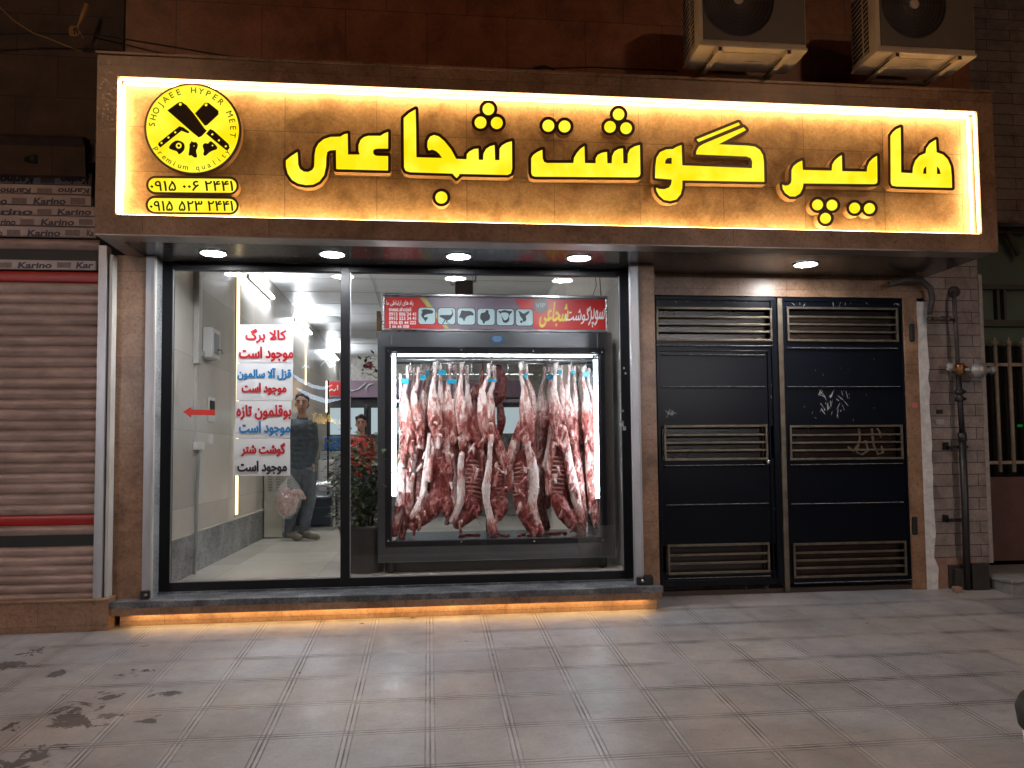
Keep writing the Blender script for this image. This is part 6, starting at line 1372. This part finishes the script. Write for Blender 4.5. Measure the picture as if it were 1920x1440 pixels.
# ================================================================ PEOPLE
mat('skin', (.42, .23, .16), .5, sss=.1); mat('hair', (.012, .010, .010), .6, bump=.6, bscale=120); mat('denim_dark', (.06, .08, .10), .75, noise=.4, nscale=18, bump=.4, bscale=50)
mat('trouser', (.12, .14, .17), .8, noise=.35, nscale=14, bump=.4, bscale=40); mat('shoe', (.22, .20, .17), .6, noise=.3, nscale=20); mat('shoe_sole', (.45, .43, .38), .6); mat('eye_dark', (.012, .010, .010), .3); mat('lip', (.30, .11, .09), .5)
def fz(name, chains, m, parent, vox=.009, sm=4, disp=0, ds=.05):
    me = fuse(chains, vox, sm, disp, ds); me.materials.append(MATS[m]); [setattr(p, 'use_smooth', True) for p in me.polygons]; return place(name, me, parent)
def person(label, Y, hc, s, J, cols, hair_len=1, cat='man', face_dx=0):
    """hc: head centre px; s: metres per px; J: joints in px"""
    def V(p, dy=0): v = P(p[0], p[1], Y+dy); return v
    def K(p, r, dy=0, sx=1, sy=1): v = V(p, dy); return (v.x, v.y, v.z, r, sx, sy)
    t = thing('person', label, cat, (V(J['hip']).x, Y, ZI))
    H = V(hc); hh = .235
    legs = lambda e: [[K(J['hipL'], .088+e, .0), K(J['kneeL'], .058+e, J.get('kdL', -.02)), K(J['ankL'], .042+e, .0)], [K(J['hipR'], .088+e, .0), K(J['kneeR'], .058+e, -.02), K(J['ankR'], .042+e, .0)]]
    arms = lambda e, cut=0: [[K(J['shL'], .058+e), K(J['elL'], .043+e, .02), K(J['wrL'], .030+e, -.03)], [K(J['shR'], .058+e), K(J['elR'], .043+e, .02), K(J['wrR'], .030+e, -.03)]]
    torso = lambda e: [[K(J['chest'], .115+e, 0, 1.25, .85), K(J['waist'], .11+e, 0, 1.15, .85), K(J['hip'], .115+e, 0, 1.15, .9)], [K(J['shL'], .06+e), K(J['chest'], .10+e, 0, 1.2, .8), K(J['shR'], .06+e)]]
    head = [[(H.x, H.y+.015, H.z+.035, .088, .88, 1.05), (H.x, H.y-.01, H.z-.045, .066, .85, .95), (H.x, H.y-.025, H.z-.085, .036, 1, .9)], [(H.x, H.y+.02, H.z-.05, .052), K(J['neck'], .056, .02)],
            [(H.x+face_dx, H.y-.082, H.z+.015, .011), (H.x+face_dx*1.4, H.y-.102, H.z-.022, .016)], [(H.x-.078, H.y+.02, H.z-.005, .017, .5, 1), (H.x-.078, H.y+.02, H.z-.03, .012, .5, 1)], [(H.x+.078, H.y+.02, H.z-.005, .017, .5, 1), (H.x+.078, H.y+.02, H.z-.03, .012, .5, 1)]]
    hands = []
    for w, side, curl in (('wrL', -1, J.get('curlL', .2)), ('wrR', 1, .3)):
        a = V(J[w], -.03); hd = V(J['ha'+w[-1]], -.04); d = (hd-a).normalized(); n = Vector((1, 0, 0))
        hands.append([(a.x, a.y, a.z, .028), (a.x+d.x*.05, a.y-.005, a.z+d.z*.05, .034, 1, .55), (a.x+d.x*.085, a.y-.008, a.z+d.z*.085, .036, 1, .5)])
        for k in range(4):
            o = (k-1.5)*.019; b0 = a+d*.095+n*o; L_ = (.062, .074, .070, .054)[k]; b1 = b0+d*L_*.5+Vector((0, -.012*(1+curl*3), 0)); b2 = b1+d*L_*.5*(1-curl*2)+Vector((0, .018*curl*3, .012*curl*2))
            hands.append([(b0.x, b0.y, b0.z, .0105), (b1.x, b1.y, b1.z, .0095), (b2.x, b2.y, b2.z, .008)])
        th = a+d*.03; tip = th+d*.055+n*(-side*.045)+Vector((0, -.02, 0)); hands.append([(th.x, th.y, th.z, .015), (tip.x, tip.y, tip.z, .0105)])
    feet = [[(V(J['ankL']).x, Y, ZI+.06, .036), (V(J['toeL']).x, V(J['toeL']).y-.10, ZI+.035, .03)], [(V(J['ankR']).x, Y, ZI+.06, .036), (V(J['toeR']).x, V(J['toeR']).y-.10, ZI+.035, .03)]]
    fz('body', torso(-.012)+legs(-.012)+arms(-.006)+head+hands+feet, 'skin', t, .0075, 3)
    fz('jacket', torso(.014)+arms(.014)+[[K(J['neck'], .06, .03), K(J['chest'], .09, .02)]], cols[0], t, .010, 2, .012, .05)
    # trousers, shoes
    fz('trousers', [[K(J['hip'], .125, 0, 1.08, .9), K(J['hipL'], .095)], [K(J['hip'], .12, 0, 1.05, .9), K(J['hipR'], .095)]]+legs(.016), cols[1], t, .010, 2, .016, .06)
    for a_, b_ in (('ankL', 'toeL'), ('ankR', 'toeR')):
        A, B = V(J[a_]), V(J[b_]); d = Vector((B.x-A.x, -.12, 0)); d = d.normalized()*.2
        fz('shoe', [[(A.x-d.x*.25, A.y-d.y*.25, ZI+.062, .046), (A.x+d.x*.2, A.y+d.y*.2, ZI+.065, .048), (A.x+d.x*.6, A.y+d.y*.6, ZI+.05, .042, 1, 1), (A.x+d.x, A.y+d.y, ZI+.043, .037)]], cols[2], t, .007, 3)
    hr = [[(H.x, H.y+.028, H.z+.058, .092, .92, 1.02), (H.x, H.y+.05, H.z+.0, .080, .95, .9), (H.x, H.y+.055, H.z-.04, .055)], [(H.x-.055, H.y-.02, H.z+.085, .024*hair_len), (H.x, H.y-.04, H.z+.105, .026*hair_len), (H.x+.055, H.y-.02, H.z+.085, .024*hair_len)]]
    fz('hair', hr, 'hair', t, .007, 2, .012*hair_len, .02)
    for sx in (-.031, .031):
        m = MB(); m.ellipsoid((H.x+face_dx+sx, H.y-.083, H.z+.014), (.013, .008, .006), 6); m.build('eye', 'eye_dark', t)
        m = MB(); m.tube([(H.x+face_dx+sx-.018, H.y-.080, H.z+.030), (H.x+face_dx+sx, H.y-.088, H.z+.036), (H.x+face_dx+sx+.018, H.y-.080, H.z+.031)], .0045, 6); m.build('eyebrow', 'hair', t)
    m = MB(); m.tube([(H.x+face_dx-.024, H.y-.078, H.z-.058), (H.x+face_dx, H.y-.088, H.z-.056), (H.x+face_dx+.024, H.y-.078, H.z-.058)], .006, 6); m.build('mouth', 'lip', t)
    return t
M1 = person('dark haired man in dark denim jacket and grey jeans holding a bag of meat', 9.15, (566, 757), 9.15/1441,
    dict(neck=(567, 782), chest=(567, 806), waist=(567, 842), hip=(566, 872), shL=(548, 796), elL=(539, 835), wrL=(545, 872), haL=(546, 892), shR=(584, 798), elR=(589, 836), wrR=(584, 864), haR=(584, 885),
         hipL=(556, 885), kneeL=(549, 943), ankL=(541, 1000), toeL=(562, 1010), hipR=(577, 885), kneeR=(580, 940), ankR=(569, 997), toeR=(598, 1006), curlL=.45), ('denim_dark', 'trouser', 'shoe'), .8, 'man', .004)
mat('red_vest', (.48, .03, .02), .7, noise=.25, nscale=15); mat('dark_jeans', (.03, .04, .06), .8); mat('lilac_shoe', (.22, .15, .20), .6)
B1 = person('young man with tousled hair in a red jacket behind the plant', 11.3, (677, 795), 11.3/1441,
    dict(neck=(677, 816), chest=(677, 836), waist=(677, 866), hip=(677, 888), shL=(661, 826), elL=(656, 856), wrL=(664, 848), haL=(672, 842), shR=(693, 826), elR=(698, 856), wrR=(690, 848), haR=(684, 842),
         hipL=(670, 895), kneeL=(668, 932), ankL=(668, 966), toeL=(664, 975), hipR=(685, 895), kneeR=(687, 932), ankR=(688, 966), toeR=(690, 975)), ('red_vest', 'dark_jeans', 'lilac_shoe'), 1.25, 'man')
# carried bag
def film(name):
    m = bpy.data.materials.new(name); m.use_nodes = True; N = m.node_tree.nodes; L = m.node_tree.links; N.remove(N['Principled BSDF'])
    t = N.new('ShaderNodeBsdfTransparent'); d = N.new('ShaderNodeBsdfDiffuse'); d.inputs[0].default_value = (.75, .78, .8, 1); g = N.new('ShaderNodeBsdfGlossy'); g.inputs['Roughness'].default_value = .25
    a = N.new('ShaderNodeMixShader'); a.inputs[0].default_value = .35; b = N.new('ShaderNodeMixShader'); b.inputs[0].default_value = .35
    L.new(d.outputs[0], a.inputs[1]); L.new(g.outputs[0], a.inputs[2]); L.new(t.outputs[0], b.inputs[1]); L.new(a.outputs[0], b.inputs[2]); L.new(b.outputs[0], N['Material Output'].inputs[0]); MATS[name] = m
film('bag_film')
YBg = 9.03
q = lambda x, y, r, dy=0, sx=1, sy=.8: (lambda v: (v.x, v.y, v.z, r, sx, sy))(P(x, y, YBg+dy))
bg_ = thing('plastic_bag', 'clear plastic bag of pink meat hanging from the man\'s hand', 'bag', tuple(P(540, 968, YBg)))
fz('bag', [[q(545, 890, .012), q(536, 910, .05), q(533, 930, .11), q(535, 950, .125), q(538, 958, .10)], [q(546, 892, .012), q(552, 910, .05), q(553, 930, .10), q(545, 950, .11)], [q(562, 925, .05), q(566, 930, .04)]], 'bag_film', bg_, .010, 2, .02, .04)
tone_mat('bag_meat', (.75, .60, .56), (.62, .30, .27), (.42, .08, .07))
hch = [cch([(535, 922, 9, .3), (532, 940, 14, .5), (538, 955, 13, .4)], YBg), cch([(552, 925, 8, .5), (560, 925, 8, .6), (570, 933, 4, .3)], YBg), cch([(548, 940, 13, .3), (545, 955, 10, .5)], YBg)]
me_ = fuse([c['w'] for c in hch], .008, 1, .02, .03); with_tone(me_, hch); me_.materials.append(MATS['bag_meat']); [setattr(p, 'use_smooth', True) for p in me_.polygons]; o_ = place('bagged_meat', me_); tag(o_, 'pink meat pieces inside the carried clear bag', 'meat')
